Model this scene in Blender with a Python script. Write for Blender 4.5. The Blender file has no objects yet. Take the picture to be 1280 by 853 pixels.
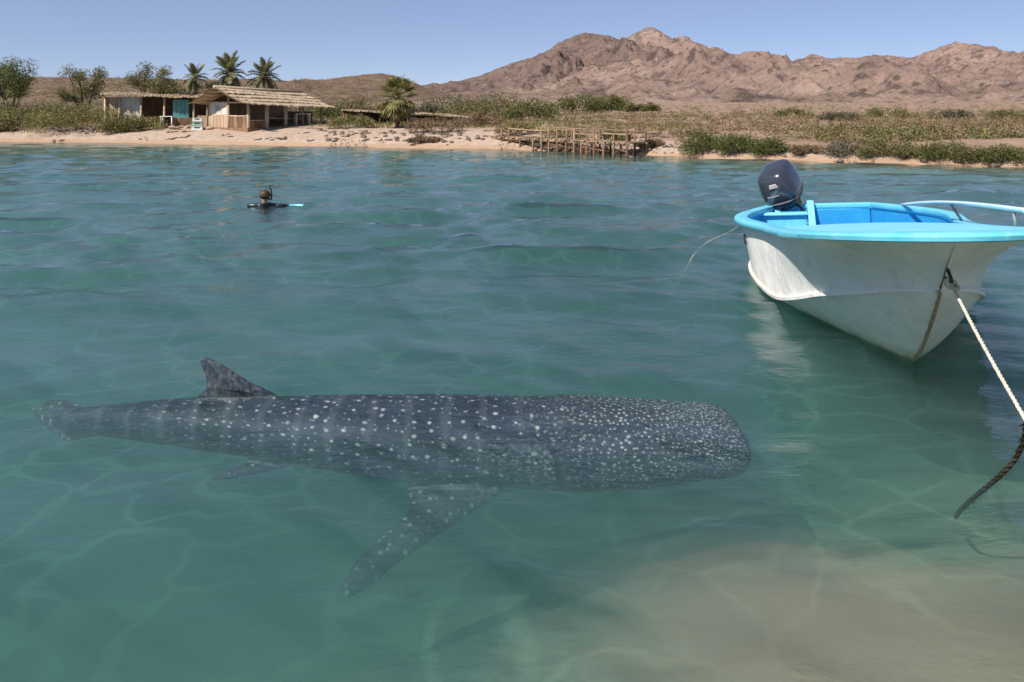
import bpy, bmesh, math, random
import numpy as np
from mathutils import Vector, Matrix, Euler
R = math.radians
random.seed(7); rng = np.random.default_rng(7)
S = bpy.context.scene
COL = S.collection

# ------------------------------------------------------------------ camera, sky, sun, exposure
CAM_H = 2.2; F = 1000.0; VH = 133.0            # photograph: 1280 px wide, horizon on row 133
cam_d = bpy.data.cameras.new('camera'); cam = bpy.data.objects.new('camera', cam_d); COL.objects.link(cam)
cam.location = (0, 0, CAM_H); cam.rotation_euler = (R(90), 0, 0)
cam_d.sensor_width = 36; cam_d.lens = 36*F/1280; cam_d.shift_y = -(426.5-VH)/1280
cam_d.clip_start = 0.05; cam_d.clip_end = 20000
S.camera = cam

SUN_EL = 46.0; SUN_DIR = Vector((-0.74, -0.67, 0)).normalized()      # horizontal direction towards the sun
W = bpy.data.worlds.new('World'); S.world = W; W.use_nodes = True
wn = W.node_tree.nodes; wl = W.node_tree.links; wn.clear()
sky = wn.new('ShaderNodeTexSky'); sky.sky_type = 'NISHITA'; sky.sun_disc = False
sky.sun_elevation = R(SUN_EL); sky.sun_rotation = math.atan2(SUN_DIR.x, SUN_DIR.y)
sky.altitude = 0; sky.air_density = 0.5; sky.dust_density = 0.1; sky.ozone_density = 2.0
bg = wn.new('ShaderNodeBackground'); bg.inputs['Strength'].default_value = 0.098
wo = wn.new('ShaderNodeOutputWorld'); tn = wn.new('ShaderNodeMixRGB'); tn.blend_type = 'MULTIPLY'; tn.inputs[0].default_value = 1; tn.inputs[2].default_value = (1.02, .93, .95, 1); wl.new(sky.outputs[0], tn.inputs[1]); hz_ = wn.new('ShaderNodeMixRGB'); hz_.inputs[0].default_value = .5; hz_.inputs[2].default_value = (2.35, 2.95, 4.45, 1); wl.new(tn.outputs[0], hz_.inputs[1]); wl.new(hz_.outputs[0], bg.inputs[0]); wl.new(bg.outputs[0], wo.inputs[0])
sd = bpy.data.lights.new('sun', 'SUN'); sd.energy = 5.0; sd.angle = R(0.53); sd.color = (1.0, 0.945, 0.87)
sun = bpy.data.objects.new('sun', sd); COL.objects.link(sun)
sv = Vector((SUN_DIR.x*math.cos(R(SUN_EL)), SUN_DIR.y*math.cos(R(SUN_EL)), math.sin(R(SUN_EL))))
sun.rotation_euler = sv.to_track_quat('Z', 'Y').to_euler(); sun.location = (-20, -12, 30)
S.view_settings.view_transform = 'Standard'; S.view_settings.look = 'None'
S.view_settings.exposure = 0.5; S.view_settings.gamma = 1.0
S.cycles.use_denoising = True
S.cycles.max_bounces = 8; S.cycles.transparent_max_bounces = 24; S.cycles.volume_bounces = 1
S.cycles.caustics_reflective = False; S.cycles.caustics_refractive = False
S.cycles.sample_clamp_indirect = 6.0

def at(u, v, Y):                                # photograph pixel + distance -> point
    return Vector(((u-640)/F*Y, Y, CAM_H-(v-VH)/F*Y))

# ------------------------------------------------------------------ numpy noise
def _hash(ix, iy, seed):
    h = (ix.astype(np.int64)*374761393 + iy.astype(np.int64)*668265263 + seed*1442695041) & 0xffffffff
    h = ((h ^ (h >> 13))*1274126177) & 0xffffffff
    h = h ^ (h >> 16)
    return (h & 0xffffff)/float(0xffffff)
def vnoise(x, y, seed=0):
    x = np.asarray(x, float); y = np.asarray(y, float)
    ix = np.floor(x); iy = np.floor(y); fx = x-ix; fy = y-iy
    fx = fx*fx*fx*(fx*(fx*6-15)+10); fy = fy*fy*fy*(fy*(fy*6-15)+10)
    a = _hash(ix, iy, seed); b = _hash(ix+1, iy, seed); c = _hash(ix, iy+1, seed); d = _hash(ix+1, iy+1, seed)
    return (a*(1-fx)+b*fx)*(1-fy)+(c*(1-fx)+d*fx)*fy
def fbm(x, y, octv=5, seed=0, gain=.5):
    s = 0; a = 1; n = 0
    for i in range(octv):
        s = s+a*(vnoise(x*2**i+17.3*i, y*2**i+9.1*i, seed+i)*2-1); n += a; a *= gain
    return s/n
def ridged(x, y, octv=5, seed=0):
    s = 0; a = 1; n = 0
    for i in range(octv):
        s = s+a*(1-np.abs(vnoise(x*2**i+5.7*i, y*2**i+3.3*i, seed+i)*2-1)*1.6); n += a; a *= .5
    return s/n
def sstep(a, b, x):
    t = np.clip((np.asarray(x, float)-a)/(b-a), 0, 1); return t*t*(3-2*t)
def pl(x, xs, ys): return np.interp(x, xs, ys)

# ------------------------------------------------------------------ mesh helpers
def link(o, parent=None):
    COL.objects.link(o)
    if parent is not None: o.parent = parent
    return o
def mesh(name, V, Fc, mat=None, parent=None, smooth=False):
    me = bpy.data.meshes.new(name)
    me.from_pydata([tuple(map(float, v)) for v in V], [], [tuple(map(int, f)) for f in Fc]); me.update()
    if mat is not None: me.materials.append(mat)
    if smooth: me.polygons.foreach_set('use_smooth', [True]*len(me.polygons))
    return link(bpy.data.objects.new(name, me), parent)
def fastmesh(name, V, Q, mat=None, parent=None, smooth=False):
    V = np.asarray(V, np.float32); Q = np.asarray(Q, np.int32); k = Q.shape[1]
    me = bpy.data.meshes.new(name)
    me.vertices.add(len(V)); me.vertices.foreach_set('co', V.ravel())
    me.loops.add(Q.size); me.loops.foreach_set('vertex_index', Q.ravel())
    me.polygons.add(len(Q)); me.polygons.foreach_set('loop_start', np.arange(0, Q.size, k, dtype=np.int32))
    me.update(calc_edges=True); me.validate()
    if smooth: me.polygons.foreach_set('use_smooth', [True]*len(me.polygons))
    if mat is not None: me.materials.append(mat)
    return link(bpy.data.objects.new(name, me), parent)
def gridquads(nr, nc, wrap=False):
    i = np.arange(nr-1)[:, None]; j = np.arange(nc if wrap else nc-1)[None, :]
    a = i*nc+j; b = i*nc+(j+1) % nc
    return np.stack([a, b, b+nc, a+nc], -1).reshape(-1, 4)
def tag(o, label, cat, group=None):
    o['label'] = label; o['category'] = cat
    if group: o['group'] = group
    return o
def struct(o): o['kind'] = 'structure'; return o
def stuff(o): o['kind'] = 'stuff'; return o
def thing(name, label, cat, loc=(0, 0, 0), rz=0, group=None):
    o = bpy.data.objects.new(name, None); COL.objects.link(o); o.location = loc; o.rotation_euler = (0, 0, rz)
    o.empty_display_size = .3
    return tag(o, label, cat, group)
class MB:
    def __init__(s): s.v = []; s.f = []
    def add(s, V, Fc):
        n = len(s.v); s.v += [tuple(v) for v in V]; s.f += [tuple(i+n for i in f) for f in Fc]; return s
    def box(s, c, d, rz=0, rot=None, jit=0):
        M = rot if rot is not None else Matrix.Rotation(rz, 3, 'Z'); c = Vector(c); V = []
        for z in (-.5, .5):
            for x, y in ((-.5, -.5), (.5, -.5), (.5, .5), (-.5, .5)):
                p = Vector((x*d[0], y*d[1], z*d[2]))
                if jit: p += Vector([random.uniform(-jit, jit) for _ in range(3)])
                V.append(c+M @ p)
        return s.add(V, [(3, 2, 1, 0), (4, 5, 6, 7), (0, 1, 5, 4), (1, 2, 6, 5), (2, 3, 7, 6), (3, 0, 4, 7)])
    def hexa(s, b, t): return s.add(list(b)+list(t), [(3, 2, 1, 0), (4, 5, 6, 7), (0, 1, 5, 4), (1, 2, 6, 5), (2, 3, 7, 6), (3, 0, 4, 7)])
    def tube(s, P, r, n=8, cap=True):
        P = [Vector(p) for p in P]; m = len(P); rr = r if hasattr(r, '__len__') else [r]*m
        V = []; up = Vector((0, 0, 1)); prev = None
        for i, p in enumerate(P):
            d = (P[min(i+1, m-1)]-P[max(i-1, 0)]).normalized()
            if prev is None:
                a = d.cross(up); a = a.normalized() if a.length > 1e-3 else Vector((1, 0, 0))
            else: a = (prev-d*prev.dot(d)).normalized()
            prev = a; b = d.cross(a)
            V += [p+(a*math.cos(2*math.pi*k/n)+b*math.sin(2*math.pi*k/n))*rr[i] for k in range(n)]
        Fc = [(i*n+k, i*n+(k+1) % n, (i+1)*n+(k+1) % n, (i+1)*n+k) for i in range(m-1) for k in range(n)]
        if cap: Fc += [tuple(range(n-1, -1, -1)), tuple((m-1)*n+k for k in range(n))]
        return s.add(V, Fc)
    def loft(s, rings, closed=True, caps=True):
        n = len(rings[0]); V = [p for r in rings for p in r]; m = len(rings); Fc = []
        for i in range(m-1):
            for k in range(n if closed else n-1):
                Fc.append((i*n+k, i*n+(k+1) % n, (i+1)*n+(k+1) % n, (i+1)*n+k))
        if caps and closed: Fc += [tuple(range(n-1, -1, -1)), tuple((m-1)*n+k for k in range(n))]
        return s.add(V, Fc)
    def build(s, name, mat, parent=None, smooth=False): return mesh(name, s.v, s.f, mat, parent, smooth)
def bevel(o, w=.01, seg=2):
    m = o.modifiers.new('edge', 'BEVEL'); m.width = w; m.segments = seg; m.limit_method = 'ANGLE'; m.angle_limit = R(40)
    return o
def smooth_angle(o, ang=40):
    me = o.data; bm = bmesh.new(); bm.from_mesh(me)
    bmesh.ops.recalc_face_normals(bm, faces=bm.faces)
    for f in bm.faces: f.smooth = True
    for e in bm.edges:
        e.smooth = not (len(e.link_faces) == 2 and e.calc_face_angle(0) > R(ang))
    bm.to_mesh(me); bm.free(); return o
def bake(o):                                     # apply modifiers without bpy.ops
    dg = bpy.context.evaluated_depsgraph_get(); dg.update()
    me = bpy.data.meshes.new_from_object(o.evaluated_get(dg)); o.modifiers.clear(); o.data = me; return o

# ------------------------------------------------------------------ materials
class NT:
    def __init__(s, name):
        s.m = bpy.data.materials.new(name); s.m.use_nodes = True; s.t = s.m.node_tree; s.n = s.t.nodes; s.l = s.t.links; s.n.clear()
        s.out = s.n.new('ShaderNodeOutputMaterial')
    def node(s, typ, **kw):
        n = s.n.new('ShaderNode'+typ)
        for k, v in kw.items(): setattr(n, k, v)
        return n
    def set(s, sock, v):
        if isinstance(v, bpy.types.NodeSocket): s.l.new(v, sock)
        else:
            if sock.type == 'RGBA' and hasattr(v, '__len__') and len(v) == 3: v = (*v, 1)
            sock.default_value = v
    def coord(s, which='Object'): return s.node('TexCoord').outputs[which]
    def pos(s): return s.node('NewGeometry').outputs['Position']
    def island(s): return s.node('NewGeometry').outputs['Random Per Island']
    def objrand(s): return s.node('ObjectInfo').outputs['Random']
    def mapping(s, v, scale=(1, 1, 1), loc=(0, 0, 0), rot=(0, 0, 0)):
        n = s.node('Mapping'); s.set(n.inputs['Vector'], v); n.inputs['Scale'].default_value = scale; n.inputs['Location'].default_value = loc; n.inputs['Rotation'].default_value = rot
        return n.outputs[0]
    def noise(s, v, scale, detail=4, rough=.55, dist=0, out='Fac'):
        n = s.node('TexNoise'); s.set(n.inputs['Vector'], v); n.inputs['Scale'].default_value = scale; n.inputs['Detail'].default_value = detail
        n.inputs['Roughness'].default_value = rough; n.inputs['Distortion'].default_value = dist; return n.outputs[out]
    def voronoi(s, v, scale, feature='F1', rand=1, out='Distance', dims='3D'):
        n = s.node('TexVoronoi', feature=feature, voronoi_dimensions=dims); s.set(n.inputs['Vector'], v); n.inputs['Scale'].default_value = scale
        n.inputs['Randomness'].default_value = rand; return n.outputs[out]
    def math(s, op, a, b=None, clamp=False):
        n = s.node('Math', operation=op); n.use_clamp = clamp; s.set(n.inputs[0], a)
        if b is not None: s.set(n.inputs[1], b)
        return n.outputs[0]
    def ramp(s, fac, *stops, interp='LINEAR'):
        n = s.node('ValToRGB'); s.set(n.inputs[0], fac); e = n.color_ramp.elements; n.color_ramp.interpolation = interp
        while len(e) < len(stops): e.new(.5)
        for k, (p, c) in enumerate(stops):
            e[k].position = p; e[k].color = (*c, 1) if hasattr(c, '__len__') else (c, c, c, 1)
        return n.outputs[0]
    def mix(s, fac, a, b, mode='MIX'):
        n = s.node('MixRGB', blend_type=mode); s.set(n.inputs[0], fac); s.set(n.inputs[1], a); s.set(n.inputs[2], b); return n.outputs[0]
    def maprange(s, v, a, b, c=0, d=1):
        n = s.node('MapRange'); s.set(n.inputs[0], v)
        for i, x in enumerate((a, b, c, d)): n.inputs[i+1].default_value = x
        return n.outputs[0]
    def sep(s, v):
        n = s.node('SeparateXYZ'); s.set(n.inputs[0], v); return n.outputs
    def comb(s, x, y, z):
        n = s.node('CombineXYZ')
        for i, q in enumerate((x, y, z)): s.set(n.inputs[i], q)
        return n.outputs[0]
    def bump(s, h, strength=.3, dist=.02, normal=None):
        n = s.node('Bump'); s.set(n.inputs['Height'], h); n.inputs['Strength'].default_value = strength; n.inputs['Distance'].default_value = dist
        if normal is not None: s.set(n.inputs['Normal'], normal)
        return n.outputs[0]
    def bsdf(s, color, rough=.7, metal=0, normal=None, spec=.5, coat=0, sss=None, transl=None):
        b = s.node('BsdfPrincipled'); s.set(b.inputs['Base Color'], color); s.set(b.inputs['Roughness'], rough); s.set(b.inputs['Metallic'], metal)
        s.set(b.inputs['Specular IOR Level'], spec); s.set(b.inputs['Coat Weight'], coat)
        if normal is not None: s.l.new(normal, b.inputs['Normal'])
        sh = b.outputs[0]
        if transl is not None:
            t = s.node('BsdfTranslucent'); s.set(t.inputs[0], color); mx = s.node('MixShader'); mx.inputs[0].default_value = transl
            s.l.new(sh, mx.inputs[1]); s.l.new(t.outputs[0], mx.inputs[2]); sh = mx.outputs[0]
        s.l.new(sh, s.out.inputs[0]); return s.m
def mat_noise(name, c1, c2, scale=3, rough=.8, bump=.25, bscale=None, spec=.35, vec='Object', stretch=(1, 1, 1), detail=5, rand=0.0):
    t = NT(name); v = t.mapping(t.coord(vec), stretch); f = t.noise(v, scale, detail)
    c = t.ramp(f, (.3, c1), (.7, c2))
    if rand: c = t.mix(1.0, c, t.ramp(t.objrand(), (0, 1-rand), (1, 1+rand*.4)), 'MULTIPLY')
    n = t.bump(t.noise(v, bscale or scale*4, 5), bump, .03) if bump else None
    return t.bsdf(c, rough, 0, n, spec)
M = {}
def leafmat(name, c1, c2, c3, transl=.3):
    t = NT(name); r = t.island(); c = t.ramp(r, (0, c1), (.55, c2), (1, c3))
    n = t.noise(t.coord('Object'), 1.1, 3); c = t.mix(1.0, c, t.ramp(n, (.3, .7), (.7, 1.15)), 'MULTIPLY')
    return t.bsdf(c, .6, 0, None, .25, transl=transl)
M['leaf_olive'] = leafmat('olive_leaves', (.10, .10, .035), (.18, .165, .062), (.27, .235, .10))
M['leaf_green'] = leafmat('green_leaves', (.06, .075, .02), (.125, .14, .04), (.21, .205, .068))
M['leaf_yellow'] = leafmat('yellow_green_leaves', (.12, .115, .035), (.22, .20, .07), (.31, .27, .115))
M['leaf_grey'] = leafmat('grey_green_leaves', (.09, .085, .055), (.15, .14, .085), (.23, .205, .13))
M['leaf_dry'] = leafmat('dry_brush', (.14, .085, .045), (.24, .16, .09), (.34, .25, .15))
M['frond'] = leafmat('palm_fronds', (.12, .13, .055), (.20, .20, .09), (.31, .29, .145), .35)
M['frond_dry'] = leafmat('dry_palm_fronds', (.2, .14, .07), (.3, .22, .12), (.36, .28, .16), .2)
M['bark'] = mat_noise('bark', (.11, .085, .06), (.21, .165, .12), 9, .9, .6)
M['bark_palm'] = mat_noise('palm_bark', (.07, .052, .036), (.15, .115, .08), 6, .9, .8, stretch=(1, 1, 4))
M['wood'] = mat_noise('weathered_wood', (.26, .17, .10), (.44, .31, .20), 5, .85, .4, stretch=(1, 1, .3), rand=.45)
M['wood_dark'] = mat_noise('damp_wood', (.13, .07, .04), (.27, .155, .09), 5, .85, .4, stretch=(1, 1, .3), rand=.4)
M['wood_pale'] = mat_noise('pale_wood', (.42, .31, .21), (.6, .47, .34), 5, .85, .4, stretch=(1, 1, .3), rand=.25)
M['thatch'] = mat_noise('palm_thatch', (.27, .20, .125), (.50, .385, .27), 6, .95, .8, stretch=(3, .6, 1))
M['reed'] = mat_noise('reed_panel', (.36, .245, .155), (.54, .39, .265), 4, .9, .6, stretch=(9, 9, .7), rand=.2)
M['plaster'] = mat_noise('pale_plaster', (.5, .45, .38), (.66, .6, .52), 3, .9, .2)
M['teal'] = mat_noise('teal_paint', (.06, .20, .20), (.11, .28, .27), 5, .7, .2)
M['white_plastic'] = mat_noise('white_plastic', (.68, .67, .63), (.8, .79, .75), 4, .5, .05)
M['green_plastic'] = mat_noise('green_plastic', (.22, .36, .28), (.3, .44, .36), 4, .5, .05)
M['yellow_paint'] = mat_noise('yellow_paint', (.45, .40, .12), (.6, .54, .2), 5, .7, .1)
M['rock'] = mat_noise('rock', (.27, .19, .14), (.47, .36, .28), 4, .9, .6)
M['rock_dark'] = mat_noise('dark_rock', (.10, .075, .055), (.22, .165, .125), 4, .9, .6)
M['dark'] = mat_noise('dark_gap', (.03, .025, .02), (.06, .05, .04), 4, .9, 0)

# ------------------------------------------------------------------ terrain
SHU = np.array([-400, -150, 0, 250, 500, 640, 700, 770, 815, 860, 1100, 1280, 1500, 1800.])
SHV = np.array([173, 176, 178, 180.5, 185.5, 188, 189.3, 192, 195, 196.8, 205, 209.5, 214, 219.])
SHY = CAM_H*F/(SHV-VH); SHX = (SHU-640)/F*SHY
SHX = np.r_[-400, SHX, 400]; SHY = np.r_[95, SHY, 12]
def shore(x): return np.interp(x, SHX, SHY)
def G(x, y):
    x = np.asarray(x, float); y = np.asarray(y, float)
    d = y-shore(x)+.9*fbm(x*.12, y*.12, 3, 5)*sstep(-6, 6, y-20)
    up = 1.08*(1-np.exp(-np.clip(d, 0, None)/2.6))+.0085*np.clip(d-8, 0, None)+.000035*np.clip(d-60, 0, None)**2*np.exp(-np.clip(d-60, 0, None)/900)
    up = up+sstep(1.5, 7, d)*(.16*fbm(x*.3, y*.3, 4, 11)+.05*fbm(x*1.3, y*1.3, 3, 12))+.02*fbm(x*1.2, y*1.2, 3, 13)*sstep(0, 2, d)
    base = .96+.27*(y-3.4)-.2*x+.12*fbm(x*.55, y*.55, 4, 21)+.03*fbm(x*2.1, y*2.1, 3, 25)
    base = base-.40*np.exp(-((x-1.45)/1.1)**2-((y-3.75)/.8)**2)
    base = np.clip(base, .36+.05*fbm(x*1.7, y*1.7, 3, 28), 3.2)
    dep = np.minimum(base, .06+.16*np.clip(-d, 0, None))
    back = sstep(1.2, -5, y)*2.2
    return np.where(d >= 0, up, -dep+back*(y < 10))
def ground_hit(u, v, y0=None):
    Ys = np.linspace(20, 200, 7000); X = (u-640)/F*Ys; Z = CAM_H-(v-VH)/F*Ys
    g = G(X, Ys); k = np.where((g >= Z) & (Ys > shore(X)-.5))[0]
    Y = Ys[k[0]] if len(k) else 60.
    return Vector(((u-640)/F*Y, Y, float(G((u-640)/F*Y, Y))))
def ground_at(u, Y):
    x = (u-640)/F*Y; return Vector((x, Y, float(G(x, Y))))

# sand / ground material
t = NT('sand_and_dry_ground'); p = t.pos(); xyz = t.sep(p)
n1 = t.noise(p, .35, 6, .6); n2 = t.noise(p, 3.0, 5, .65); n3 = t.noise(p, 14, 4, .7)
sand = t.mix(t.ramp(n2, (.35, 0), (.65, 1)), (.31, .225, .165), (.42, .32, .25))
wet = t.mix(n2, (.30, .195, .125), (.38, .26, .175))
zw = t.math('ADD', xyz[2], t.math('MULTIPLY', t.math('SUBTRACT', n1, .5), .16))
shor = t.mix(t.maprange(zw, .10, .24), wet, sand)
dirt = t.mix(t.ramp(n1, (.38, 0), (.62, 1)), (.225, .145, .108), (.31, .21, .155))
dirt = t.mix(t.ramp(n2, (.45, 0), (.68, .65)), dirt, (.20, .15, .08))
zd = t.math('ADD', xyz[2], t.math('MULTIPLY', t.math('SUBTRACT', n1, .5), .55))
zd = t.math('ADD', zd, t.maprange(xyz[0], 2.0, 9.0, 0, .5))
land = t.mix(t.maprange(zd, .82, 1.0), shor, dirt)
bed = t.mix(t.ramp(n1, (.35, 0), (.7, 1)), (.38, .31, .22), (.54, .44, .33))
bed = t.mix(t.ramp(t.noise(p, 1.1, 5, .6), (.52, 0), (.75, .3)), bed, (.20, .18, .12))
c = t.mix(t.maprange(xyz[2], -.25, 0.0), bed, land)
M['ground'] = t.bsdf(c, .92, 0, t.bump(t.math('ADD', n2, t.math('MULTIPLY', n3, .4)), .5, .08), .2)

def tensor(xs, ys, zf, name, mat, smooth=True):
    X, Y = np.meshgrid(xs, ys); Z = zf(X, Y)
    return fastmesh(name, np.stack([X, Y, Z], -1).reshape(-1, 3), gridquads(len(ys), len(xs)), mat, None, smooth)
def graded(a, b, fn):
    r = [a]
    while r[-1] < b: r.append(r[-1]+fn(r[-1]))
    return np.array(r)
gx = graded(0, 1400, lambda x: .12+.016*x); gx = np.r_[-gx[:0:-1], gx]
gy = np.r_[graded(-25, 1, lambda y: .8), graded(1.6, 12, lambda y: .12), graded(12.2, 30, lambda y: .3), graded(30.2, 62, lambda y: .16), graded(62.3, 1700, lambda y: .2+.02*(y-60))]
struct(tensor(gx, gy, G, 'ground', M['ground']))

# ------------------------------------------------------------------ hills and mountains
def rockmat(name, a, b, dark, scrub, sc):
    t = NT(name); p = t.pos()
    n1 = t.noise(p, .012*sc, 8, .62, .4); n2 = t.noise(p, .07*sc, 6, .7); n3 = t.noise(p, .28*sc, 4, .7)
    c = t.mix(t.ramp(n1, (.34, 0), (.66, 1)), a, b)
    c = t.mix(t.ramp(n2, (.52, 0), (.62, .85)), c, dark); c = t.mix(t.ramp(t.noise(p, .02*sc, 6, .65, .8), (.55, 0), (.68, .6)), c, dark)
    c = t.mix(t.ramp(t.voronoi(p, .16*sc, rand=1), (.16, .8), (.3, 0)), c, scrub)
    c = t.mix(t.ramp(n3, (.42, .45), (.6, 0)), c, t.mix(.5, c, dark))
    c = t.mix(t.ramp(t.noise(p, .11*sc, 5, .75), (.60, 0), (.70, .55)), c, (.50, .38, .31))
    return t.bsdf(c, .95, 0, t.bump(t.math('ADD', t.noise(p, .06*sc, 8, .72), t.math('MULTIPLY', n3, .35)), 1.0, 7.0/sc), .1)
M['mountain'] = rockmat('dry_mountain_rock', (.26, .172, .138), (.41, .29, .232), (.085, .064, .060), (.085, .070, .045), 1.0)
M['dark_peak'] = rockmat('dark_peak_rock', (.165, .110, .090), (.26, .18, .145), (.075, .058, .055), (.075, .062, .042), 1.0)
M['range'] = rockmat('distant_mountain_rock', (.265, .172, .140), (.385, .265, .212), (.10, .072, .068), (.095, .072, .05), .75)
M['hill'] = rockmat('scrubby_hill_ground', (.20, .125, .09), (.29, .20, .14), (.11, .085, .055), (.10, .085, .042), 2.2)
def mountain(name, sky_pts, Y0, reach, mat, nx, ny, back=.35, gul=1.0, power=1.55, seed=1, xpad=0):
    us = np.array([q[0] for q in sky_pts], float); vs = np.array([q[1] for q in sky_pts], float)
    px = (us-640)/F*Y0; pz = CAM_H-(vs-VH)/F*Y0
    xs = np.linspace(px[0]-xpad, px[-1]+xpad, nx); ys = np.linspace(Y0-reach, Y0+reach*back, ny)
    X, Y = np.meshgrid(xs, ys); L = Y0
    wx = X+L*.02*fbm(X/L*9, Y/L*9, 4, seed+3); q = (Y-Y0)/reach
    # the crest wanders in depth, spurs run down from the peaks
    cy = .10*fbm(X/L*6, X*0, 3, seed+9)
    tt = np.where(q < cy, 1-(cy-q)/(1+cy), 1-(q-cy)/back); tt = np.clip(tt, 0, 1)
    prof = np.interp(X+(1-tt)*L*.05*fbm(X/L*5, Y/L*5, 3, seed+7), px, pz)
    low = np.interp(X, px, np.convolve(np.pad(pz, 2, 'edge'), np.ones(5)/5, 'valid'))
    P = prof*sstep(.5, 1, tt)+low*(1-sstep(.5, 1, tt))
    Z = P*tt**power
    g = ridged(wx/L*13, Y/L*5.0+wx/L*3, 6, seed); g2 = fbm(wx/L*60, Y/L*40, 5, seed+20)
    env = np.clip(P, 0, None)*(tt*(1-tt)*3.2+.05)*(1-sstep(0, .02, q-cy))
    Z = Z+gul*((g-.35)*env*.56+g2*env*.18)+P*.03*gul*(ridged(X/L*70, Y/L*45, 4, seed+31)-.4+.6*fbm(X/L*140, Y/L*90, 4, seed+30))*np.clip(tt*2, 0, 1)
    Z = Z-2.5*(1-sstep(0, .12, tt))
    return struct(fastmesh(name, np.stack([X, Y, Z], -1).reshape(-1, 3), gridquads(ny, nx), mat, None, True))
mountain('mountain', [(380, 160), (470, 142), (520, 128), (560, 119), (600, 111), (640, 101), (680, 90), (715, 78), (742, 67), (760, 59), (776, 52), (790, 44), (800, 37), (812, 33), (822, 36), (832, 44), (848, 54), (862, 63), (885, 74), (905, 80), (925, 84), (945, 96), (965, 112), (985, 134), (1010, 150), (1060, 160)], 900, 790, M['mountain'], 700, 420, seed=3, power=1.85, gul=.7)
mountain('dark_peak', [(430, 150), (480, 128), (515, 118), (540, 111), (570, 101), (600, 92), (625, 82), (650, 73), (665, 70), (680, 64), (700, 52), (715, 44), (728, 41), (742, 42), (755, 45), (767, 49), (780, 54), (800, 62), (830, 80), (870, 110), (900, 140)], 990, 640, M['dark_peak'], 560, 330, seed=15, power=1.45, gul=.9)
mountain('mountain_range', [(760, 120), (820, 105), (870, 92), (905, 85), (925, 82), (940, 83), (952, 79), (962, 80), (970, 77), (978, 80), (990, 74), (1003, 70), (1013, 68), (1024, 72), (1036, 73), (1045, 71), (1056, 73), (1070, 72), (1085, 69), (1100, 70), (1112, 69), (1122, 72), (1136, 73), (1148, 66), (1160, 60), (1175, 55), (1184, 56), (1196, 63), (1206, 69), (1218, 71), (1226, 67), (1235, 68), (1244, 73), (1254, 69), (1266, 72), (1280, 78), (1310, 70), (1360, 80), (1440, 74), (1560, 90), (1750, 110)], 1350, 1180, M['range'], 700, 400, power=1.6, seed=41, gul=.9)
mountain('hill', [(-420, 108), (-260, 98), (-120, 102), (0, 98), (50, 97), (100, 97), (150, 98), (210, 100), (270, 100), (320, 99), (350, 100), (375, 104), (390, 103), (410, 98), (432, 94), (455, 92), (472, 91), (490, 94), (508, 99), (525, 107), (545, 117), (590, 128), (640, 136)], 420, 330, M['hill'], 420, 180, gul=.55, power=1.3, seed=77, xpad=0)

# ------------------------------------------------------------------ water
t = NT('sea_water'); p = t.pos()
ps = t.mapping(p, (1, 1.9, 1)); nb = t.noise(ps, 3.2, 5, .55, .4); nb2 = t.noise(t.mapping(p, (1, 2.4, 1), rot=(0, 0, .2)), 11.0, 3, .5, .3)
nrm = t.bump(t.math('ADD', nb, t.math('MULTIPLY', nb2, .24)), .36, .04)
fr = t.node('Fresnel'); fr.inputs[0].default_value = 1.35; t.l.new(nrm, fr.inputs['Normal'])
gl = t.node('BsdfGlossy'); gl.inputs['Roughness'].default_value = .035; t.l.new(nrm, gl.inputs['Normal'])
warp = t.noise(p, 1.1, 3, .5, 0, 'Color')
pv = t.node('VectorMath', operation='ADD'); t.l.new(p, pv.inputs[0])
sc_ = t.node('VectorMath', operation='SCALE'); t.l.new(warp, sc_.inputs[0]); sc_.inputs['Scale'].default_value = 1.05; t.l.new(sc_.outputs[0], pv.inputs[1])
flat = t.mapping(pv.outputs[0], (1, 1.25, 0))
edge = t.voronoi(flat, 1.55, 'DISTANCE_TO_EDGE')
caustic_web = t.ramp(edge, (0.0, (1, 1, 1)), (.028, (.96, .96, .93)), (.07, (.82, .84, .85)), (.35, (.77, .79, .81)), interp='EASE')  # caustic light lines painted into the surface's transmission tint, cast onto the seabed
caustic_patch = t.ramp(t.noise(p, .55, 3), (.38, .15), (.62, 1)); caustic_web = t.mix(caustic_patch, (.82, .84, .85), caustic_web)
tr = t.node('BsdfTransparent'); t.set(tr.inputs[0], caustic_web)
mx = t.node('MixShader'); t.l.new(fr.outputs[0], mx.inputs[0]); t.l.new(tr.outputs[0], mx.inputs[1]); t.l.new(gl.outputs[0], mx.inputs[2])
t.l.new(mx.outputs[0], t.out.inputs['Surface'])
va = t.node('VolumeAbsorption'); va.inputs['Color'].default_value = (.34, .79, .76, 1); va.inputs['Density'].default_value = .55
vs = t.node('VolumeScatter'); vs.inputs['Color'].default_value = (.55, .88, .84, 1); vs.inputs['Density'].default_value = .37; vs.inputs['Anisotropy'].default_value = .3
ad = t.node('AddShader'); t.l.new(va.outputs[0], ad.inputs[0]); t.l.new(vs.outputs[0], ad.inputs[1]); t.l.new(ad.outputs[0], t.out.inputs['Volume'])
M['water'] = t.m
try: t.m.cycles.homogeneous_volume = True
except Exception: pass
WAV = []
for k in range(40):
    lam = .36*(2.6/.36)**(rng.random()); ang = math.pi/2+rng.normal(0, .55)+(.25 if k % 3 else -.35)
    kk = 2*math.pi/lam; WAV.append((kk*math.cos(ang), kk*math.sin(ang), rng.random()*6.283, .034/kk*rng.uniform(.5, 1.3)))
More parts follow.
